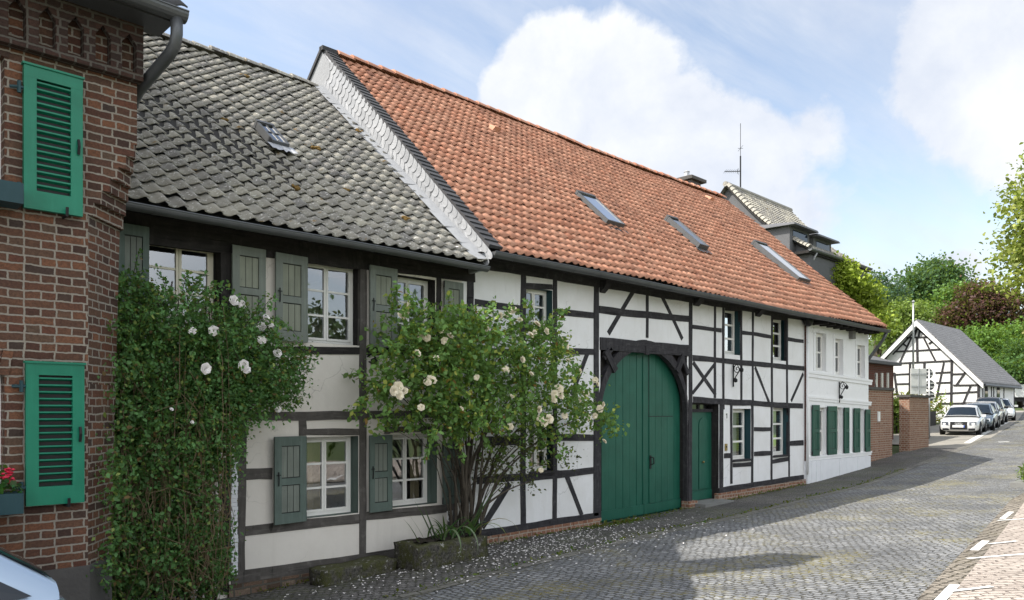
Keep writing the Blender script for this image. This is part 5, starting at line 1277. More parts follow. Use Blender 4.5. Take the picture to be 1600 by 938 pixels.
# ================================================================ trees
def tree(name,label,cat,base,lobes,leaf,n_clump,per,crad,cols,trunk=.25,group=None,trunk_top=None):
    """lobes: (x,y,z,rx,ry,rz) in metres"""
    t=thing(name,label,cat,base,group)
    P=[];C=[]; vols=np.array([l[3]*l[4]*l[5] for l in lobes])**(2/3); vols=vols/vols.sum()
    for l,fr in zip(lobes,vols):
        for i in range(int(n_clump*fr)):
            d=RNG.normal(size=3); d[2]+=.25; d/=np.linalg.norm(d); r=RNG.uniform(.55,1.04)
            q=np.array([l[0]+d[0]*l[3]*r,l[1]+d[1]*l[4]*r,l[2]+d[2]*l[5]*r]); tone=RNG.random()
            m=int(per*RNG.uniform(.4,1.5)); pts=q+RNG.normal(size=(m,3))*crad*np.array([1.2,1.2,.6]); P.append(pts)
            f=RNG.uniform(.75,1.3,m)*(.8+.9*tone); k=RNG.random(m)[:,None]; c=(np.array(cols[0])*(1-k)+np.array(cols[1])*k)*f[:,None]; C.append(c)
    P=np.concatenate(P);C=np.concatenate(C); fast_faces('crown',leaf_quads(P,leaf,aspect=.7),M['leaf'],t,C)
    mb=MB(); b=Vector(base); cz=sum(l[2] for l in lobes)/len(lobes); top=Vector((sum(l[0] for l in lobes)/len(lobes),sum(l[1] for l in lobes)/len(lobes),trunk_top or cz))
    n=8; pts=[b+(top-b)*k/n+Vector((random.gauss(0,trunk*.2),random.gauss(0,trunk*.2),0)) for k in range(n+1)]; mb.tube(pts,[trunk*(1.15-.8*k/n) for k in range(n+1)],8)
    for l in lobes:
        for j in range(3):
            s=pts[random.randint(3,6)]; e=Vector((l[0]+random.gauss(0,l[3]*.4),l[1]+random.gauss(0,l[4]*.4),l[2]+random.uniform(-.2,.7)*l[5])); mb.tube([s,s.lerp(e,.5)+Vector((0,0,-.05*l[5])),e],[trunk*.4,trunk*.25,trunk*.06],6)
    mb.build('trunk',M['bark'],t,smooth=True); return t
def W(px,py,dep): return at_depth(px,py,dep)
def ptree(name,label,cat,dep,pxl,leaf,n,per,crad,cols,trunk=.25,group=None,depr=.8):
    lobes=[]
    for (a,b,rx,ry) in pxl:
        p=W(a,b,dep+random.uniform(-.06,.06)*dep*depr*.5); s=dep/1200; lobes.append((p.x,p.y,p.z,rx*s,rx*s*.9,ry*s))
    a=sum(l[0] for l in pxl)/len(pxl); p=W(a,600,dep); base=(p.x,p.y,g(p.x,p.y))
    return tree(name,label,cat,base,lobes,leaf,n,per,crad,cols,trunk,group)
GR='trees on the slope behind the barn'
ptree('broadleaf_tree','tall dark green round-crowned tree rising above the barn ridge','tree',105,[(1462,432,36,26),(1430,445,22,22),(1490,445,18,22),(1455,470,38,30),(1425,480,18,22),(1478,478,26,22)],.40,420,34,.85,((.035,.075,.03),(.06,.12,.045)),.5,GR)
ptree('conifer_tree','dark blue-green spruce just behind the farmhouse roof end','tree',78,[(1372,445,14,14),(1365,470,20,18),(1382,470,18,18),(1360,500,22,26),(1385,500,18,24)],.28,260,30,.55,((.022,.055,.035),(.04,.085,.05)),.35,GR)
ptree('spruce_tree','thin dark spruce tip between the manor eave and the round tree','tree',88,[(1352,442,6,12),(1356,462,12,16),(1398,462,12,16)],.28,110,30,.55,((.022,.05,.035),(.035,.075,.045)),.3,GR)
ptree('young_ash_tree','light green feathery young tree over the left slope of the barn roof','tree',66,[(1405,500,26,24),(1425,490,22,20),(1392,525,22,22),(1428,530,30,24)],.22,330,32,.45,((.10,.15,.03),(.16,.22,.05)),.2,GR)
ptree('maple_tree','mid green tree right of the barn apex below the tall round tree','tree',82,[(1488,470,24,20),(1468,500,26,22),(1505,460,14,14),(1445,520,22,20)],.28,320,32,.55,((.06,.12,.025),(.10,.18,.04)),.25,GR)
ptree('copper_beech','dark purple copper beech behind the barn roof','tree',74,[(1530,480,36,30),(1500,500,32,26),(1560,478,32,28),(1530,455,24,14),(1588,485,26,28),(1480,512,18,14),(1545,515,40,22)],.24,520,34,.5,((.045,.018,.018),(.085,.035,.03)),.4,GR)
ptree('hazel_bush','bright green rounded bush right of the barn roof','bush',66,[(1520,535,24,24),(1545,540,28,30),(1575,545,32,34),(1600,530,28,34),(1540,570,34,24),(1580,575,36,22)],.21,560,32,.42,((.06,.125,.02),(.11,.20,.035)),.2,GR)
ptree('holly_bush','darker green bush at the right edge behind the white truck','bush',60,[(1598,560,26,30),(1575,580,26,16),(1610,590,30,18)],.2,220,30,.4,((.035,.08,.02),(.06,.12,.03)),.2,GR)
ptree('golden_elder','yellow-green leafy tree peeping over the farmhouse roof end','tree',37,[(1300,422,18,13),(1318,438,24,18),(1338,462,26,22),(1352,488,22,22),(1318,470,26,24),(1285,416,10,8),(1368,505,14,16)],.15,520,32,.28,((.16,.22,.02),(.26,.32,.04)),.18)
# tree on the right whose twigs reach into the picture
bx_,by_=36.6,-4.9; gz=g(bx_,by_)
tree('hornbeam_tree','yellow-green leafy tree reaching in from the right edge beside the road','tree',(bx_,by_,gz),[(bx_+.3,by_-.6,gz+4.4,4.4,3.4,1.3),(bx_,by_,gz+6.6,4.8,4.2,1.5),(bx_,by_,gz+8.2,4.6,4.0,1.4),(bx_,by_,gz+9.4,4.3,3.8,1.3),(bx_,by_,gz+10.4,3.6,3.2,1.1)],.17,3000,24,.28,((.12,.16,.03),(.24,.26,.06)),.22)
p=hit(1594,762); bx_,by_=p.x+.3,p.y-.25; gz=g(bx_,by_)
t=thing('low_shrub','low spiky green shrub at the right edge on the parking verge','shrub',(bx_,by_,gz))
d=RNG.normal(size=(900,3)); d/=np.linalg.norm(d,axis=1)[:,None]; q=np.array([bx_,by_,gz+.28])+d*(RNG.random((900,1))**.5)*np.array([.36,.36,.30]); q=q[q[:,2]>gz+.02]
k=RNG.random(len(q))[:,None]; fast_faces('foliage',leaf_quads(q,.095,aspect=.3,up=.8),M['leaf'],t,np.array([.06,.13,.02])*(1-k)+np.array([.16,.22,.04])*k)
mb=MB()
for i in range(14): mb.tube([(bx_+random.gauss(0,.03),by_+random.gauss(0,.03),gz),(bx_+random.gauss(0,.15),by_+random.gauss(0,.15),gz+.4)],.008,5)
mb.build('stems',M['bark'],t)
mb=MB(); mb.box(bx_-.42,bx_+.5,by_-.5,by_+.42,gz-.05,gz+.09); o=mb.build('planter_kerb',M['concrete'],bevel=.015); tag(o,'low concrete edging under the spiky shrub at the right edge','kerb edging')
# a belt of trees across the street behind the viewpoint: the window panes mirror it
P=[];C=[]
for i in range(90):
    x=RNG.uniform(-6,42); y=-27+RNG.normal(0,1.5); h=RNG.uniform(1.5,6.5); m=70
    P.append(np.array([x,y,g(x,y)+h])+RNG.normal(size=(m,3))*np.array([1.0,.9,.8])); f=RNG.uniform(.6,1.3,m)[:,None]; C.append(np.array([[.05,.10,.03]])*f)
o=fast_faces('tree_belt',leaf_quads(np.concatenate(P),.42,aspect=.7),M['leaf'],None,np.concatenate(C)); tag(o,'dark green belt of trees across the street, mirrored in the window panes','woodland',kind='stuff')
# garden tops hidden behind the gate
ptree('garden_bush','green garden bush showing through the open gap between the brick piers','bush',36,[(1400,640,8,14),(1401,660,8,16),(1402,685,8,14)],.16,60,20,.25,((.08,.13,.02),(.14,.19,.04)),.05)
# long grass and flowers in front of the barn
n=5200; P=[];C=[]
for i in range(n):
    x=RNG.uniform(36.5,48.5); y=RNG.uniform(4.4,7.4); P.append((x,y,g(x,y)+RNG.uniform(.5,1.9)*(RNG.random()**.5))); C.append((RNG.uniform(.10,.38),RNG.uniform(.20,.32),.03))
o=fast_faces('meadow_grass',leaf_quads(np.array(P),.30,up=-.2,aspect=.2),M['leaf'],None,np.array(C)); tag(o,'tall yellow-green grass and flowers in front of the barn gable','meadow',kind='stuff')
# ================================================================ barn
XB=49.5
def BP_(px,py): 
    Y=on_x(px,XB); dep=XB*CC+(Y+D)*SS; return Vector((XB,Y,EZ+(643-py)/1200*dep))
def zc(a,b): return (1340+a/3.908,480+b/3.908)
barn=thing('timbered_barn','white half-timbered barn with grey roof standing gable-on beyond the brick piers','barn',(XB,6,g(XB,6)))
ap=BP_(*zc(370,97)); le=BP_(*zc(163,312)); re=BP_(*zc(737,440)); gz0=g(XB,6)-1.0
LB=8.0
mb=MB(); 
front=[Vector((XB,le.y-.15,gz0)),Vector((XB,re.y+.0,gz0)),Vector((XB,re.y,re.z)),ap,Vector((XB,le.y-.15,le.z))]
mb.prism(front,(LB,0,0)); mb.build('wall',M['plaster_bright'],barn)
def bt(name,a,b,w=.14):
    p=BP_(*zc(*a)); q=BP_(*zc(*b)); d=(q-p); L=d.length; d/=L; nr=Vector((0,-d.z,d.y)); mb=MB(); mb.obox((p+q)/2+Vector((-.015,0,0)),d*L/2,nr*w*.36,Vector((.02+random.random()*.004,0,0))); mb.build(name,M['timber_black'],barn)
for a,b in [((225,273),(505,258)),((215,345),(580,328)),((300,188),(422,183)),((228,412),(318,408)),((475,402),(573,397)),((580,410),(655,408)),((480,463),(573,460)),((490,530),(735,517)),((585,478),(735,476)),((235,470),(318,468)),((490,590),(735,585)),((320,405),(400,400))]: bt('rail',a,b,.13)
for a,b in [((363,180),(366,332)),((320,345),(318,540)),((408,335),(408,520)),((575,320),(571,640)),((738,445),(738,640)),((224,400),(242,540))]: bt('post',a,b,.17)
for a,b in [((328,190),(256,342)),((405,190),(476,330)),((527,338),(478,575)),((660,395),(602,478)),((690,482),(630,625)),((365,130),(345,185)),((380,140),(372,185)),((275,222),(300,240)),((435,225),(458,208))]: bt('brace',a,b,.13)
for a,b in [((215,290),(366,132)),((366,132),(668,390)),((668,390),(735,450))]: bt('rafter',a,b,.11)
def slab(name,pts,vec,mat): 
    mb=MB(); mb.prism(pts,vec); return mb.build(name,mat,barn)
r_up=Vector((0,0,.16))
ov=.35
def ext(a,b,k): return b+(b-a).normalized()*k
re2=ext(ap,re,.5); le2=ext(ap,le,.4)
slab('roof',[Vector((XB-ov,re2.y,re2.z+.05)),Vector((XB-ov,ap.y,ap.z+.05)),Vector((XB+LB+.3,ap.y,ap.z+.05)),Vector((XB+LB+.3,re2.y,re2.z+.05))],r_up,M['barn_slate'])
slab('roof',[Vector((XB-ov,le2.y,le2.z+.05)),Vector((XB+LB+.3,le2.y,le2.z+.05)),Vector((XB+LB+.3,ap.y,ap.z+.05)),Vector((XB-ov,ap.y,ap.z+.05))],r_up,M['tile_dark'])
for e in (re2,le2):
    slab('bargeboard',[Vector((XB-ov-.03,e.y,e.z+.1)),Vector((XB-ov-.03,ap.y,ap.z+.12)),Vector((XB-ov-.03,ap.y,ap.z-.20)),Vector((XB-ov-.03,e.y,e.z-.18))],(.03,0,0),M['plaster_bright'])
for k,xx in enumerate((1.6,4.2)):
    x0=XB+xx; z0=g(x0,re.y)+.5; mb=MB(); n=8; pts=[(x0-.35,re.y-.012,z0),(x0+.35,re.y-.012,z0)]+[(x0+.35*math.cos(math.pi*i/n),re.y-.012,z0+1.2+.4*math.sin(math.pi*i/n)) for i in range(n+1)]
    mb.prism(pts,(0,.03,0)); w=mb.build('window',M['timber_black'],barn)
    mb=MB(); mb.box(x0-.28,x0+.28,re.y-.02,re.y-.013,z0+.08,z0+1.2); mb.build('pane',M['carglass'],w)
for xx in (.1,.8,2.6,3.1,5.4,7.9):
    mb=MB(); mb.box(XB+xx,XB+xx+.16,re.y-.02,re.y+.02,gz0,re.z); mb.build('post',M['timber_black'],barn)
mb=MB(); mb.tube([(XB-.2,re2.y-.05,re2.z+.02),(XB+LB,re2.y-.05,re2.z+.02)],.07,8); mb.build('gutter',M['zinc'],barn)
# ================================================================ manor behind
XM=33.4
def on_xp(px,py,X): 
    Y=on_x(px,X); dep=X*CC+(Y+D)*SS; return Vector((X,Y,EZ+(643-py)/1200*dep))
man=thing('slate_roofed_house','tall house behind with flared grey pantile roof, two box dormers and a roof aerial','house',(37,9,g(37,9)))
A_=on_xp(1133,289,XM); E_=on_xp(1262,388,XM)
N=8; prof=[]
for k in range(N+1):
    t=k/N; y=A_.y+(E_.y-A_.y)*t; z=A_.z+(E_.z-A_.z)*(t+.10*math.sin(math.pi*t)); prof.append((y,z))
XM1=XM+6.9
class PSlope:      # curved slope: x along the ridge, v down the profile
    pass
def mslope(x,t,n=0):
    f=max(0,min(.9999,t))*N; i=int(f); f-=i; y=prof[i][0]+(prof[i+1][0]-prof[i][0])*f; z=prof[i][1]+(prof[i+1][1]-prof[i][1])*f
    d=Vector((0,prof[i+1][0]-prof[i][0],prof[i+1][1]-prof[i][1])).normalized(); nn=Vector((0,d.z,-d.y)); 
    if nn.z<0: nn=-nn
    return Vector((x,y,z))+nn*n
mb=MB(); P=[[mslope(XM+(XM1-XM)*i/12,k/20,-.02) for k in range(21)] for i in range(13)]; mb.grid(P)
Pb=[[Vector((q.x,2*A_.y-q.y,q.z)) for q in r] for r in P]; mb.grid(Pb); 
n=26
for k in range(n):           # rows of tiles
    t0,t1=k/n,(k+1.1)/n; 
    for i in range(26):
        x0=XM+.3+i*.25; c=(random.random(),random.random()*.4,0); prev=None
        for j in range(3):
            a0=x0+j*.0833; h=(.0,.045,.03,.0); 
            mb.p([mslope(a0,t1,.05+h[j]),mslope(a0+.0833,t1,.05+h[j+1]),mslope(a0+.0833,t0,.01+h[j+1]),mslope(a0,t0,.01+h[j])],0,c)
            mb.p([mslope(a0,t1,.05+h[j]),mslope(a0+.0833,t1,.05+h[j+1]),mslope(a0+.0833,t1,.0),mslope(a0,t1,.0)],0,c)
mb.build('roof',M['tile_grey'],man,recalc=False)
mb=MB()
for k in range(n):           # thick rolled verge tiles
    t0,t1=k/n,(k+1.15)/n; c=(.6+random.random()*.4,random.random()*.2,0)
    for j in range(6):
        w0,w1=math.pi*j/6,math.pi*(j+1)/6; r0,r1=.12,.17
        mb.p([mslope(XM+.12+r1*math.cos(w0),t1,.05+r1*math.sin(w0)),mslope(XM+.12+r1*math.cos(w1),t1,.05+r1*math.sin(w1)),mslope(XM+.12+r0*math.cos(w1),t0,.05+r0*math.sin(w1)),mslope(XM+.12+r0*math.cos(w0),t0,.05+r0*math.sin(w0))],0,c)
        mb.p([mslope(XM+.12,t1,.05),mslope(XM+.12+r1*math.cos(w1),t1,.05+r1*math.sin(w1)),mslope(XM+.12+r1*math.cos(w0),t1,.05+r1*math.sin(w0))],0,(.2,.9,0))
mb.build('verge_tiles',M['tile_grey'],man,recalc=False)
mb=MB(); mb.tube([(XM,A_.y,A_.z+.05),(XM1,A_.y,A_.z+.02)],.13,8,col=(.5,.3,0)); mb.build('ridge_tiles',M['tile_grey'],man)
mb=MB(); pts=[Vector((XM+.3,p[0],p[1]-.1)) for p in prof]+[Vector((XM+.3,E_.y+.4,g(XM,6)-1)),Vector((XM+.3,2*A_.y-E_.y-.4,g(XM,6)-1))]+[Vector((XM+.3,2*A_.y-p[0],p[1]-.1)) for p in prof[::-1]]; mb.prism(pts,(6.3,0,0)); mb.build('wall',M['slate'],man)
mb=MB(); mb.box(XM-.1,XM1,E_.y-.1,E_.y+.6,E_.z-.22,E_.z-.1); mb.build('eaves_board',M['timber_dark'],man)
half_gutter(man,XM-.1,XM1,E_.y-.15,E_.z-.05,.1,1.2,M['zinc'])
mb=MB(); mb.tube([(XM+.6,E_.y-.15,E_.z-.12),(XM+.7,E_.y+.1,E_.z-.5),(XM+.5,E_.y+.5,E_.z-.8)],.05,8); mb.build('downpipe',M['zinc_pale'],man,smooth=True)
for (pl,pr,pt,pb) in [(1225,1282,345,382),(1272,1306,362,398)]:
    Yd=E_.y+.7; u0=FX((pl+pr)/2-4,Yd); dep=u0*CC+(Yd+D)*SS; z1=EZ+(643-(pt+14))/1200*dep; z0=EZ+(643-pb)/1200*dep; wd=1.0
    mb=MB(); mb.box(u0-wd,u0+wd,Yd,Yd+2.2,z0-.5,z1); dm=mb.build('dormer',M['slate'],man)
    mb=MB(); mb.box(u0-wd*.7,u0+wd*.75,Yd-.02,Yd+.02,z0,z1-.12); mb.build('window',M['carglass'],dm)
    mb=MB(); 
    mb.hexa([(u0-wd-.25,Yd-.35,z1),(u0+wd+.25,Yd-.35,z1),(u0+wd+.25,Yd+2.4,z1+.05),(u0-wd-.25,Yd+2.4,z1+.05),(u0-wd-.2,Yd-.3,z1+.1),(u0+wd+.2,Yd-.3,z1+.1),(u0+.2,Yd+2.4,z1+.55),(u0-.2,Yd+2.4,z1+.55)]); mb.build('dormer_roof',M['slate'],dm)
am=EYE+ray(1157,300)*((A_.y+D)/ray(1157,300).y); s=1/1200*((am-EYE).dot(Vector((CC,SS,0))))
mb=MB(); top=am.z+(300-193)*s
mb.tube([(am.x,am.y,am.z-.4),(am.x,am.y,am.z+56*s)],.035,6); mb.tube([(am.x,am.y,am.z+56*s),(am.x,am.y,top)],.014,5)
rx=Vector((SS,-CC,0))
z=am.z+32*s; a=Vector((am.x,am.y,z)); mb.tube([a-rx*25*s,a+rx*1*s],.02,5)
for k in range(8): q=a-rx*(24-3*k)*s; mb.tube([q+Vector((-.2,-.2,0)),q+Vector((.2,.2,0))],.008,4)
for k in (-1,1): mb.tube([a-rx*5*s+Vector((0,0,-8*s*k*.5)),a-rx*3*s+Vector((0,0,10*s*k*.5))],.008,4)
z2=am.z+68*s; b=Vector((am.x,am.y,z2)); mb.tube([b-rx*4*s,b+rx*4*s],.010,4); mb.tube([b-Vector((.3,.3,0)),b+Vector((.3,.3,0))],.010,4)
mb.build('aerial',M['iron'],man)
# ================================================================ brick annexe, piers, gate
ann=thing('brick_outbuilding','small red brick outbuilding with slate roof and slit windows behind the left pier','outbuilding',(28,3,g(28,3)))
YA=2.6; x0=25.4; x1=FX(1396,YA); zt=FP(1394,572,YA)[1]; zr_=FP(1372,545,YA)[1]
mb=MB(); mb.box(x0,x1,YA,YA+3,g(28,3)-.4,zt); mb.build('wall',M['brick_red'],ann)
mb=MB(); mb.hexa([(x0,YA-.25,zt),(x1+.25,YA-.25,zt),(x1+.25,YA+3.2,zt+.1),(x0,YA+3.2,zt+.1),(x0,YA-.25,zt+.12),(x1+.25,YA-.25,zt+.12),(x1-.6,YA+2.4,zt+1.0),(x0,YA+2.4,zt+1.0)]); mb.build('roof',M['slate'],ann)
for px in (1369,1378,1387):
    x=FX(px,YA); za=FP(px,583,YA)[1]; zb_=FP(px,607,YA)[1]; mb=MB(); mb.box(x-.13,x+.13,YA-.01,YA+.02,zb_,za); w=mb.build('slit_window',M['frame_white'],ann); mb=MB(); mb.box(x-.13,x-.02,YA-.014,YA-.0105,zb_,za); mb.build('pane',M['carglass'],w)
def pier(label,x0,x1,y0,y1,py,pxr,name='brick_pier'):
    gz_=g((x0+x1)/2,y0); zt=FP(pxr,py,y0)[1]
    t=thing(name,label,'brick pier',((x0+x1)/2,(y0+y1)/2,gz_)); mb=MB(); mb.box(x0,x1,y0,y1,gz_-.4,zt-.09); mb.build('brickwork',M['brick_warm'],t,bevel=.01)
    mb=MB(); mb.box(x0-.06,x1+.06,y0-.06,y1+.06,zt-.09,zt); mb.build('coping',M['stone_grey'],t,bevel=.01); return zt
YP=.35
pier('brick wall pier attached to the white house end with a small letterbox',24.95,FX(1394,YP),YP,YP+.5,606,1385)
x,z=FP(1372.5,651,YP-.01); mb=MB(); mb.box(x-.09,x+.09,YP-.04,YP-.003,z-.16,z+.16); o=mb.build('letterbox',M['sign_white'],bevel=.01); tag(o,'narrow white letterbox on the left brick pier','letterbox')
XP=FX(1421,YP)
yl=on_x(1405,XP)
pier('free-standing brick gate pier right of the iron gate, sunlit on its left face',XP,FX(1451,YP),YP,yl,617,1421)
x=FX(1396,YP); x2=XP-.05; t=thing('iron_gate','narrow dark green iron garden gate standing open between the brick piers','gate',(x2,.8,g(x2,.8)))
mb=MB(); z0=g(x2,1)+.05; z1=FP(1400,628,YP)[1]
yy0,yy1=yl-.2,yl+.0
xg0,xg1=FX(1396,yl-.1),XP-.02
for k in range(7): mb.tube([(xg0+(xg1-xg0)*k/6,yl+.3,z0),(xg0+(xg1-xg0)*k/6,yl+.3,z1)],.02,6)
for z in (z0+.15,(z0+z1)/2,z1-.15): mb.tube([(xg0,yl+.3,z),(xg1,yl+.3,z)],.025,6)
mb.build('bars',M['green_door'],t)
mb=MB(); mb.box(xg1-.12,xg1-.04,yl+.26,yl+.34,z0-.2,z1+.06); mb.build('gate_post',M['green_door'],t)
# low dark wall behind the parked cars
mb=MB(); xw0=31.2; mb.box(xw0,xw0+14,4.2,4.5,g(38,4)-1.3,g(xw0,4)+1.35); o=mb.build('garden_wall',M['stone_grey'],bevel=.02); tag(o,'low dark garden wall below the meadow beside the first parked car','wall')
# ================================================================ signs and poles
def pole_sign(px,pytop,pybot,X=None):
    p=hit(px,pybot); return p
p=hit(1452,686); dep=(p-EYE).dot(Vector((CC,SS,0))); s=dep/1200; rx=Vector((SS,-CC,0)); fw_=Vector((CC,SS,0))
t=thing('traffic_sign_post','grey post with the backs of three round traffic signs stacked on it','traffic sign',(p.x,p.y,p.z))
mb=MB(); mb.tube([(p.x,p.y,p.z),(p.x,p.y,EZ+(643-574)*s)],.035,8); mb.build('post',M['metal'],t,smooth=True)
for (py,rr) in ((584,7),(602,7),(619,7)):
    c=Vector((p.x,p.y,EZ+(643-py)*s))+fw_*.06
    if py!=584: c=c+rx*2.5*s
    mb=MB(); n=20; pts=[c+rx*(rr*s*math.cos(2*math.pi*i/n))+Vector((0,0,rr*s*math.sin(2*math.pi*i/n)*1.15)) for i in range(n)]; mb.prism(pts,fw_*.02); d=mb.build('sign_disc',M['zinc'],t)
    mb=MB(); 
    for dz in (-3,3): mb.obox(c-fw_*.02+Vector((0,0,dz*s)),rx*rr*s*.9,Vector((0,0,.025)),fw_*.012)
    mb.build('bracket',M['sign_white'],d)
p=hit(1430,690); p=EYE+ray(1436,640)*((31*1.0)); base=Vector((p.x,p.y,g(p.x,p.y))); dep=31; s=dep/1200
t=thing('sign_board','pale grey double sign board seen from behind above the brick pier','sign',(base.x,base.y,base.z))
c=at_depth(1429.5,596,dep)
for (pc,w) in ((1428.5,5.6),(1441.5,5.6)):
    c=at_depth(pc,596,dep); mb=MB(); mb.obox(c,rx*w*s,Vector((0,0,20*s)),fw_*.02); mb.build('panel',M['sign_back'],t,bevel=.01)
mb=MB(); 
for py in (585,604): mb.obox(at_depth(1435,py,dep)-fw_*.03,rx*12*s,Vector((0,0,.03)),fw_*.012)
mb.build('crossbar',M['metal'],t)
mb=MB(); q=at_depth(1435,596,dep); mb.tube([(q.x,q.y,base.z-.2),(q.x,q.y,q.z+20*s)],.04,8); mb.build('post',M['metal'],t)
q=at_depth(1427,560,38); t=thing('flagpole','tall thin pale pole rising in front of the barn gable','pole',(q.x,q.y,g(q.x,q.y)))
mb=MB(); zt=at_depth(1427,474,38).z; mb.tube([(q.x,q.y,g(q.x,q.y)),(q.x,q.y,(zt+q.z)/2),(q.x,q.y,zt)],[.06,.05,.04],8); mb.build('pole',M['metal'],t,smooth=True)
mb=MB(); mb.lathe((q.x,q.y,zt),[(.02,0),(.07,.05),(.07,.1),(.02,.15)],8); mb.build('finial',M['metal'],t)
# ================================================================ cars
def make_car(name,label,loc,heading,paint,L=4.0,H=1.43,w=.89,rear=0,group='cars parked along the street',rings=False,lamp=None,roof=None,suv=0.0):
    t=thing(name,label,'car',(0,0,0),group)
    hl=L/2; B=.0+suv
    zb=.93+B*.6
    st=[(hl,.60,.34,.58),(hl-.06,.74,.22,.66),(hl-.25,.84,.19,.735),(hl-.65,.875,.18,.82),(hl-1.05,w,.18,zb-.04),(.2,w,.18,zb),(-.9,w,.18,zb+.02),(-hl+.55,w-.02,.19,zb+.03),(-hl+.18,.83,.22,zb+.0),(-hl+.03,.76,.28,zb-.12),(-hl,.70,.36,zb-.25)]
    P=[]
    for (x,hw,z0,z1) in st:
        zm=z0+(z1-z0)*.55
        half=[(0,z0),(hw*.80,z0),(hw*.97,z0+.07),(hw,zm-.08),(hw*1.0,zm),(hw*.965,z1-.05),(hw*.86,z1),(hw*.45,z1+.025),(0,z1+.03)]
        ring=[(x,y,z) for y,z in half]+[(x,-y,z) for y,z in half[-2:0:-1]]
        P.append(ring+[ring[0]])
    mb=MB(); base=0; n=len(P[0])-1
    for r in P: mb.v.extend(r[:-1])
    for i in range(len(P)-1):
        for j in range(n):
            mb.f.append((i*n+j,i*n+(j+1)%n,(i+1)*n+(j+1)%n,(i+1)*n+j)); mb.m.append(0); mb.c.append(None)
    mb.f.append(tuple(range(n))); mb.f.append(tuple(range((len(P)-1)*n,len(P)*n))); mb.m+= [0,0]; mb.c+=[None,None]
    body=mb.build('body',paint,t,smooth=True,subsurf=1)
    # greenhouse: one painted shell with the glass let into it
    ws=(hl-1.00,zb+.0,.74); rf=(hl-1.74,H-.06,.575); rm=(-.35,H,.59); rr=(-hl+.80-.25*rear,H-.075-.05*rear,.55); rb=(-hl+.17,zb+.06,.66)
    sec=[ws,rf,((rf[0]+rm[0])/2,(rf[1]+rm[1])/2+.018,.587),rm,((rr[0]+rm[0])/2,(rr[1]+rm[1])/2+.016,.578),rr,rb]
    def topline(q): 
        x,z,h=q; return [(x,-h,z-.012),(x,-h*.93,z+.018),(x,-h*.5,z+.042),(x,0,z+.05),(x,h*.5,z+.042),(x,h*.93,z+.018),(x,h,z-.012)]
    def beltpt(q,sg):
        t=(q[0]-rb[0])/(ws[0]-rb[0]); w_=.80 if t>.12 else .70+.10*max(0,t)/.12
        return Vector((q[0],sg*w_,zb-.03))
    gh=MB(); rows=[]
    for q in sec:
        tl=topline(q); l=[tuple(beltpt(q,-1))]+[tuple(beltpt(q,-1).lerp(Vector(tl[0]),.55)+Vector((0,-.018,0)))]+tl+[tuple(beltpt(q,1).lerp(Vector(tl[-1]),.55)+Vector((0,.018,0)))]+[tuple(beltpt(q,1))]
        rows.append(l)
    gh.grid(rows); gh.build('roof_shell',roof or paint,t,smooth=True)
    def lerp3(p,q,f): return Vector(p).lerp(Vector(q),f)
    for (i0,i1,k0,k1,nm) in ((0,1,.04,.93,'windscreen'),(len(sec)-1,len(sec)-2,.10,.90,'rear_window')):
        gl=MB()
        A=topline(sec[i0]);B=topline(sec[i1]); nrm=Vector((1 if i0==0 else -1,0,1)).normalized()*.012
        P=[[lerp3(A[j],B[j],k)*1.0+nrm for j in range(7)] for k in (k0,(k0+k1)/2,k1)]
        for r in P:
            r[0]=r[0].lerp(r[1],.9); r[-1]=r[-1].lerp(r[-2],.9)
        gl.grid(P); gl.build(nm,M['carglass'],t,smooth=True)
    for sg in (-1,1):
        j=-1 if sg>0 else 0
        def sp(q,f): 
            tp=Vector(topline(q)[j]); bp=beltpt(q,sg); m=bp.lerp(tp,.55)+Vector((0,sg*.018,0))
            v=bp.lerp(m,f/.55) if f<.55 else m.lerp(tp,(f-.55)/.45)
            return v+Vector((0,sg*.022,.002))
        def mixq(q,r,f): return tuple(q[i]*(1-f)+r[i]*f for i in range(3))
        qs=[mixq(ws,rf,.30),mixq(ws,rf,.62),rf,sec[2],rm,sec[4],mixq(sec[4],rr,.72)]
        tipq=mixq(rr,rb,.55-.3*(1-min(1,rear)))
        lo=[sp(q,.10) for q in qs]; up=[sp(q,min(.9,f)) for q,f in zip(qs,(.35,.72,.88,.9,.9,.9,.86))]
        md=[l.lerp(u,.5)+Vector((0,sg*.006,0)) for l,u in zip(lo,up)]
        tip=sp(tipq,.28)
        g2=MB(); g2.grid([lo,md,up]); g2.p([lo[-1],md[-1],tip]); g2.p([md[-1],up[-1],tip]); g2.build('side_window',M['carglass'],t,smooth=False)
    belt=[(ws[0]+.02,.80,zb-.03),(rb[0]+.62,.79,zb-.0)]
    bm_=MB()
    for sg in (-1,1): bm_.tube([((rf[0]+rm[0])/2-.22,sg*.60,H-.03),((rf[0]+rm[0])/2-.30,sg*.81,zb-.02)],.03,6); bm_.tube([(belt[0][0],sg*.815,zb-.01),(belt[1][0],sg*.80,zb+.02)],.012,5)
    bm_.build('door_trim',M['trim'],t)
    for sx in (hl-.78,-hl+.72):
        for sg in (-1,1):
            R=.325+suv*.25; y=sg*(w-.10)
            mb=MB(); mb.lathe((sx,y,R),[(R*.62,-.10),(R*.95,-.105),(R,-.07),(R,.07),(R*.95,.105),(R*.62,.10)],24,'y'); wh=mb.build('wheel',M['tyre'],t,smooth=True)
            mb=MB(); mb.lathe((sx,y+sg*.085,R),[(.03,.018*sg),(.06,.02*sg),(R*.58,.012*sg),(R*.64,-.01*sg)],20,'y'); rm_=mb.build('rim',M['rim'],wh,smooth=True)
            mb=MB(); mb.lathe((sx,sg*(w-.02),R+.01),[(R*1.02,-.05*sg),(R*1.14,.014*sg),(R*1.0,.018*sg)],24,'y'); mb.build('wheel_arch',M['trim'],t,smooth=True)
    # face
    xf=hl
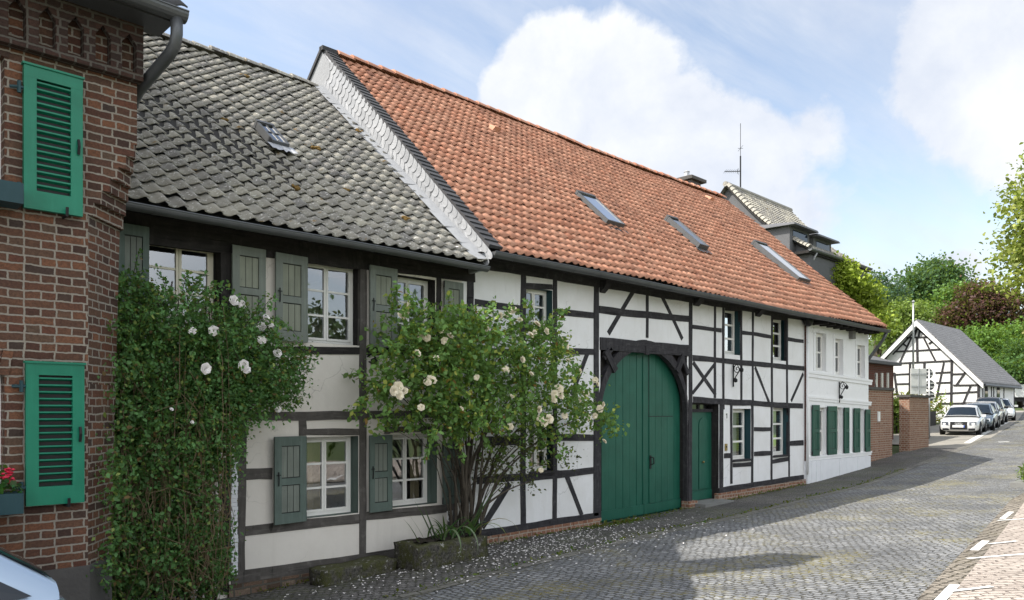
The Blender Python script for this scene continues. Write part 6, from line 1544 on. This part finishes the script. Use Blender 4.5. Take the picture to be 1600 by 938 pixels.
    def plate_on(name,y0,y1,z0,z1,x,mat,th=.03,parent=t,bev=.012,slant=0.0):
        mb=MB(); mb.hexa([(x-.05,y0,z0),(x,y0,z0),(x,y1,z0),(x-.05,y1,z0),(x-.05-slant,y0,z1),(x-slant,y0,z1),(x-slant,y1,z1),(x-.05-slant,y1,z1)]); return mb.build(name,mat,parent,bevel=bev)
    gr=plate_on('grille',-.37,.37,.31,.70,xf+.03,M['trim'],slant=.06,bev=.03)
    plate_on('licence_plate',-.26,.26,.42,.53,xf+.055,M['plate'],bev=0)
    mb=MB(); mb.box(xf+.054,xf+.058,.215,.26,.422,.528); mb.build('plate_band',M['plate_blue'],gr)
    if rings:
        mb=MB()
        for k in range(4):
            yc=-.105+.07*k; pts=[(xf+.035,yc+.046*math.cos(2*math.pi*i/16),.605+.046*math.sin(2*math.pi*i/16)) for i in range(17)]; mb.tube(pts,.007,5)
        mb.build('ring_emblem',M['rim'],gr)
    else:
        mb=MB(); mb.lathe((xf+.03,0,.61),[(.02,0),(.045,.004),(.03,.012)],14,'x'); mb.build('badge',M['rim'],gr)
    for sg in (-1,1):
        y0,y1=sorted((sg*.45,sg*.74)); mb=MB(); mb.hexa([(xf-.25,y0,.54),(xf+.02-.10*(sg<0),y0,.54),(xf+.02-.10*(sg>0),y1,.54),(xf-.25,y1,.54),(xf-.3,y0,.69),(xf-.02-.12*(sg<0),y0,.69),(xf-.02-.12*(sg>0),y1,.69),(xf-.3,y1,.69)]); mb.build('headlight',lamp or M['lamp_dark'],t,bevel=.012)
        y0,y1=sorted((sg*.42,sg*.70)); mb=MB(); mb.hexa([(xf-.2,y0,.26),(xf+.0,y0,.26),(xf+.0-.02,y1,.26),(xf-.2,y1,.26),(xf-.2,y0,.37),(xf+.0,y0,.37),(xf-.02,y1,.37),(xf-.2,y1,.37)]); mb.build('air_intake',M['trim'],t,bevel=.01)
        mb=MB(); mb.obox((hl-1.18,sg*.96,zb+.04),(.05,0,0),(0,.10,0),(0,0,.065)); mb.build('wing_mirror',paint,t,bevel=.03)
        y0,y1=sorted((sg*.50,sg*.79)); mb=MB(); mb.box(-hl-.005,-hl+.2,y0,y1,.58,.72); mb.build('tail_light',M['lamp_red'],t,bevel=.02)
    t.location=loc; t.rotation_euler=(0,0,heading)
    return t
def park(px,py): p=hit(px,py); return p
def place_car(px,py,head,back=1.9,**k):
    """front bumper bottom centre at the picture point"""
    p=hit(px,py); c=Vector((p.x-math.cos(head)*back,p.y-math.sin(head)*back,0)); c.z=g(c.x,c.y); return c
HD=rad(180+9)
def carat(name,label,px,py,paint,head=HD,**k):
    c=place_car(px,py,head,1.72); 
    o=make_car(name,label,c,head,paint,**k)
    sl=(g(c.x+1.2*math.cos(head),c.y+1.2*math.sin(head))-g(c.x-1.2*math.cos(head),c.y-1.2*math.sin(head)))/2.4
    o.rotation_euler=(0,-math.atan(sl),head); o.scale=(.88,.88,.86); return o
carat('parked_car','white hatchback with black grille, first in the row of parked cars',1498,681,M['car_white'],rings=True)
carat('parked_car','slate blue-grey car parked second in the row behind the white hatchback',1521.5,674,M['car_grey'],lamp=M['lamp'])
carat('parked_car','champagne beige car parked third in the row',1532,668.5,M['car_beige'])
carat('parked_car','tall black estate car parked fourth in the row before the barn corner',1540,664.5,M['car_black'],H=1.62,suv=.12)
carat('parked_car','bright silver car parked farthest up the street beyond the black one',1562,658.5,M['car_silver'],head=rad(180+16),lamp=M['lamp'],rings=False)
# light blue car whose tail shows at the lower left corner
hd=rad(180); cl=Vector((-.50,-2.62,0)); cl.z=g(cl.x,cl.y)
make_car('silver_blue_car','pale silver-blue car parked by the brick house, only its sloping tail showing','',hd,M['car_blue'],L=4.3,H=1.40,rear=1.6) if False else None
nc=make_car('parked_car','pale silver-blue car below the emerald shutter, only its sloping tail in view',cl,hd,M['car_blue'],L=4.3,H=1.38,rear=1.0,group=None)
# ================================================================ white tipper truck
p=hit(1584,637); 
tk=thing('tipper_truck','white tipper truck with orange beacon seen from behind at the top of the street','truck',(0,0,0))
mb=MB(); mb.box(-2.9,-.2,-1.0,1.0,.78,.9); mb.box(-2.9,-.2,-1.0,-.94,.9,1.75); mb.box(-2.9,-.2,.94,1.0,.9,1.75); mb.box(-2.9,-2.84,-.94,.94,.9,1.75); mb.box(-.26,-.2,-.94,.94,.9,1.95); mb.build('tipper_bed',M['car_white'],tk,bevel=.015)
mb=MB(); mb.box(-2.8,1.9,-.42,.42,.45,.7); mb.build('chassis',M['trim'],tk)
mb=MB(); mb.prism([(-.05,-.95,.45),(1.95,-.95,.45),(2.0,-.95,.95),(1.65,-.95,1.2),(1.1,-.95,2.02),(.1,-.95,2.08),(-.05,-.95,1.95)],(0,1.9,0)); cab=mb.build('cab',M['car_white'],tk,bevel=.05)
mb=MB(); mb.prism([(.15,-.96,1.25),(1.45,-.96,1.25),(1.0,-.96,1.9),(.2,-.96,1.92)],(0,1.92,0)); mb.box(-.062,-.045,-.7,.7,1.35,1.85); mb.build('cab_window',M['carglass'],cab)
mb=MB(); mb.box(.1,.5,-.55,.55,2.08,2.2); 
mb.build('light_bar',M['orange'],cab,bevel=.03)
for sx in (-2.0,1.35):
    for sg in (-1,1):
        mb=MB(); mb.lathe((sx,sg*.82,.38),[(.2,-.12),(.36,-.13),(.38,-.09),(.38,.09),(.36,.13),(.2,.12)],20,'y'); w=mb.build('wheel',M['tyre'],tk,smooth=True)
        mb=MB(); mb.lathe((sx,sg*.95,.38),[(.03,.01),(.2,.0)],14,'y'); mb.build('rim',M['rim'],w)
for sg in (-1,1):
    mb=MB(); mb.box(-2.93,-2.85,sg*.75-.16,sg*.75+.16,.52,.70); mb.build('tail_light',M['lamp_red'],tk,bevel=.01)
mb=MB()
for sg in (-.9,.9): mb.tube([(-2.85,sg,1.75),(-2.85,sg,2.0),(-.25,sg,2.0),(-.25,sg,1.75)],.03,6)
mb.build('rack',M['metal'],tk)
c=hit(1588,637); tk.location=(c.x+2.5,c.y+.6,g(c.x+2.5,c.y+.6)); tk.rotation_euler=(0,-rad(2.6),rad(16))
SUN_E=3.2; SKY_S=.12; EXPO=1.18; CLOUD=4.2; BACK_FILL=2.5; SKYT=(1.2,1.05,.92)
# ================================================================ camera, sun, sky
cam=bpy.data.cameras.new('Camera'); co=bpy.data.objects.new('Camera',cam); COL.objects.link(co)
cam.sensor_width=36; cam.lens=36*1200/1600; cam.shift_y=(643-469)/1600; cam.clip_start=.1; cam.clip_end=2000
co.location=EYE; co.rotation_euler=(rad(90),0,math.atan2(SS,CC)-rad(90)); SC.camera=co
SUN=Vector((-.72,.52,1.0)).normalized()
sl=bpy.data.lights.new('sun','SUN'); so=bpy.data.objects.new('sun',sl); COL.objects.link(so); so.rotation_euler=(-SUN).to_track_quat('-Z','Y').to_euler(); so.location=(0,0,40)
sl.energy=SUN_E; sl.angle=rad(.5); sl.color=(1.0,.95,.86)
w=bpy.data.worlds.new('World'); SC.world=w; w.use_nodes=True
k=NT('',w.node_tree)
sky=k.n('ShaderNodeTexSky',sky_type='NISHITA'); sky.sun_disc=False; sky.sun_elevation=math.asin(SUN.z); sky.sun_rotation=math.atan2(SUN.x,SUN.y); sky.altitude=50; sky.air_density=1.0; sky.dust_density=1.2; sky.ozone_density=1.0
tc=k.n('ShaderNodeTexCoord').outputs['Generated']
sx=k.n('ShaderNodeSeparateXYZ',{0:tc}).outputs
zz=k.math('MAXIMUM',sx[2],0.02)
# flat cloud layer seen from below
pl=k.n('ShaderNodeCombineXYZ',{0:k.math('DIVIDE',sx[0],k.math('ADD',zz,.12)),1:k.math('DIVIDE',sx[1],k.math('ADD',zz,.12)),2:0.0}).outputs[0]
n_st=k.noise(k.mapping(pl,(.55,1.6,1),(3.1,1.7,0),(0,0,rad(20))),1.3,7,.62,.4)
veil=k.ramp(n_st,[(.40,0),(.68,1)])
n_big=k.noise(tc,5.2,8,.6,.15); n_low=k.noise(k.mapping(tc,(1,1,1),(4.3,2.2,.7)),1.8,4,.5)
def dirv(px,py): return ray(px,py).normalized()
lob=None
for (a,b,r,s_) in [(880,135,.10,1.0),(825,170,.08,.9),(960,170,.13,1.0),(1050,235,.13,1.0),(1160,260,.12,.85),(1010,290,.12,.8),(1270,200,.10,.55),(1290,150,.07,.45),(1540,90,.16,.95),(1600,150,.13,.8),(1490,430,.05,.8),(1130,190,.09,.6),(1250,330,.12,.5)]:
    d=k.n('ShaderNodeVectorMath',{0:tc,1:tuple(dirv(a,b))},operation='DISTANCE').outputs['Value']
    v=k.math('MULTIPLY',k.math('SUBTRACT',1.0,k.math('DIVIDE',d,r*1.12),clamp=True),s_)
    lob=v if lob is None else k.math('MAXIMUM',lob,v)
# unseen bright cloud bank added behind the viewer to fill the shaded facades
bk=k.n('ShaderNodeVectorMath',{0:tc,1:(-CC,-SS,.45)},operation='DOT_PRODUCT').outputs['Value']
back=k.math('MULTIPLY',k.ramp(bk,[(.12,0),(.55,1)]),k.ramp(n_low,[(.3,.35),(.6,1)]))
cum=k.math('ADD',lob,k.math('MULTIPLY',k.math('SUBTRACT',n_big,.5),.95))
cum=k.ramp(cum,[(.24,0),(.38,.92)])
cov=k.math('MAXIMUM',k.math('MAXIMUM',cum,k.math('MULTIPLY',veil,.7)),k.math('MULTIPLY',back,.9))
shade=k.ramp(k.math('ADD',k.math('MULTIPLY',n_big,.6),k.math('MULTIPLY',n_low,.4)),[(.38,0),(.62,1)])
ccol=k.mix(shade,(.66,.71,.82),(1.0,1.0,.985))
cs=k.mix(back,k.mix(1.0,ccol,(CLOUD,CLOUD,CLOUD),'MULTIPLY'),(CLOUD*BACK_FILL,CLOUD*BACK_FILL,CLOUD*BACK_FILL))
blue=k.mix(1.0,sky.outputs[0],(SKYT[0],SKYT[1],SKYT[2]),'MULTIPLY')
horizon=k.ramp(sx[2],[(.0,1),(.35,0)])
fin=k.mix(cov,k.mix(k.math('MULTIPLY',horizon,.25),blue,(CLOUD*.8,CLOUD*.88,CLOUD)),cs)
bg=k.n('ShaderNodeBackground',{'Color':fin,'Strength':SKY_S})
o=k.n('ShaderNodeOutputWorld'); k.t.links.new(bg.outputs[0],o.inputs[0])
w.cycles.sampling_method='MANUAL'; w.cycles.sample_map_resolution=512
SC.view_settings.view_transform='Standard'; SC.view_settings.look='None'; SC.view_settings.gamma=1; SC.view_settings.use_curve_mapping=False
SC.view_settings.exposure=EXPO
SC.render.engine='CYCLES'; SC.cycles.use_denoising=True
SC.cycles.max_bounces=6; SC.cycles.diffuse_bounces=3; SC.cycles.glossy_bounces=3; SC.cycles.transparent_max_bounces=8; SC.cycles.transmission_bounces=3; SC.cycles.sample_clamp_indirect=6
SC.cycles.caustics_reflective=False; SC.cycles.caustics_refractive=False
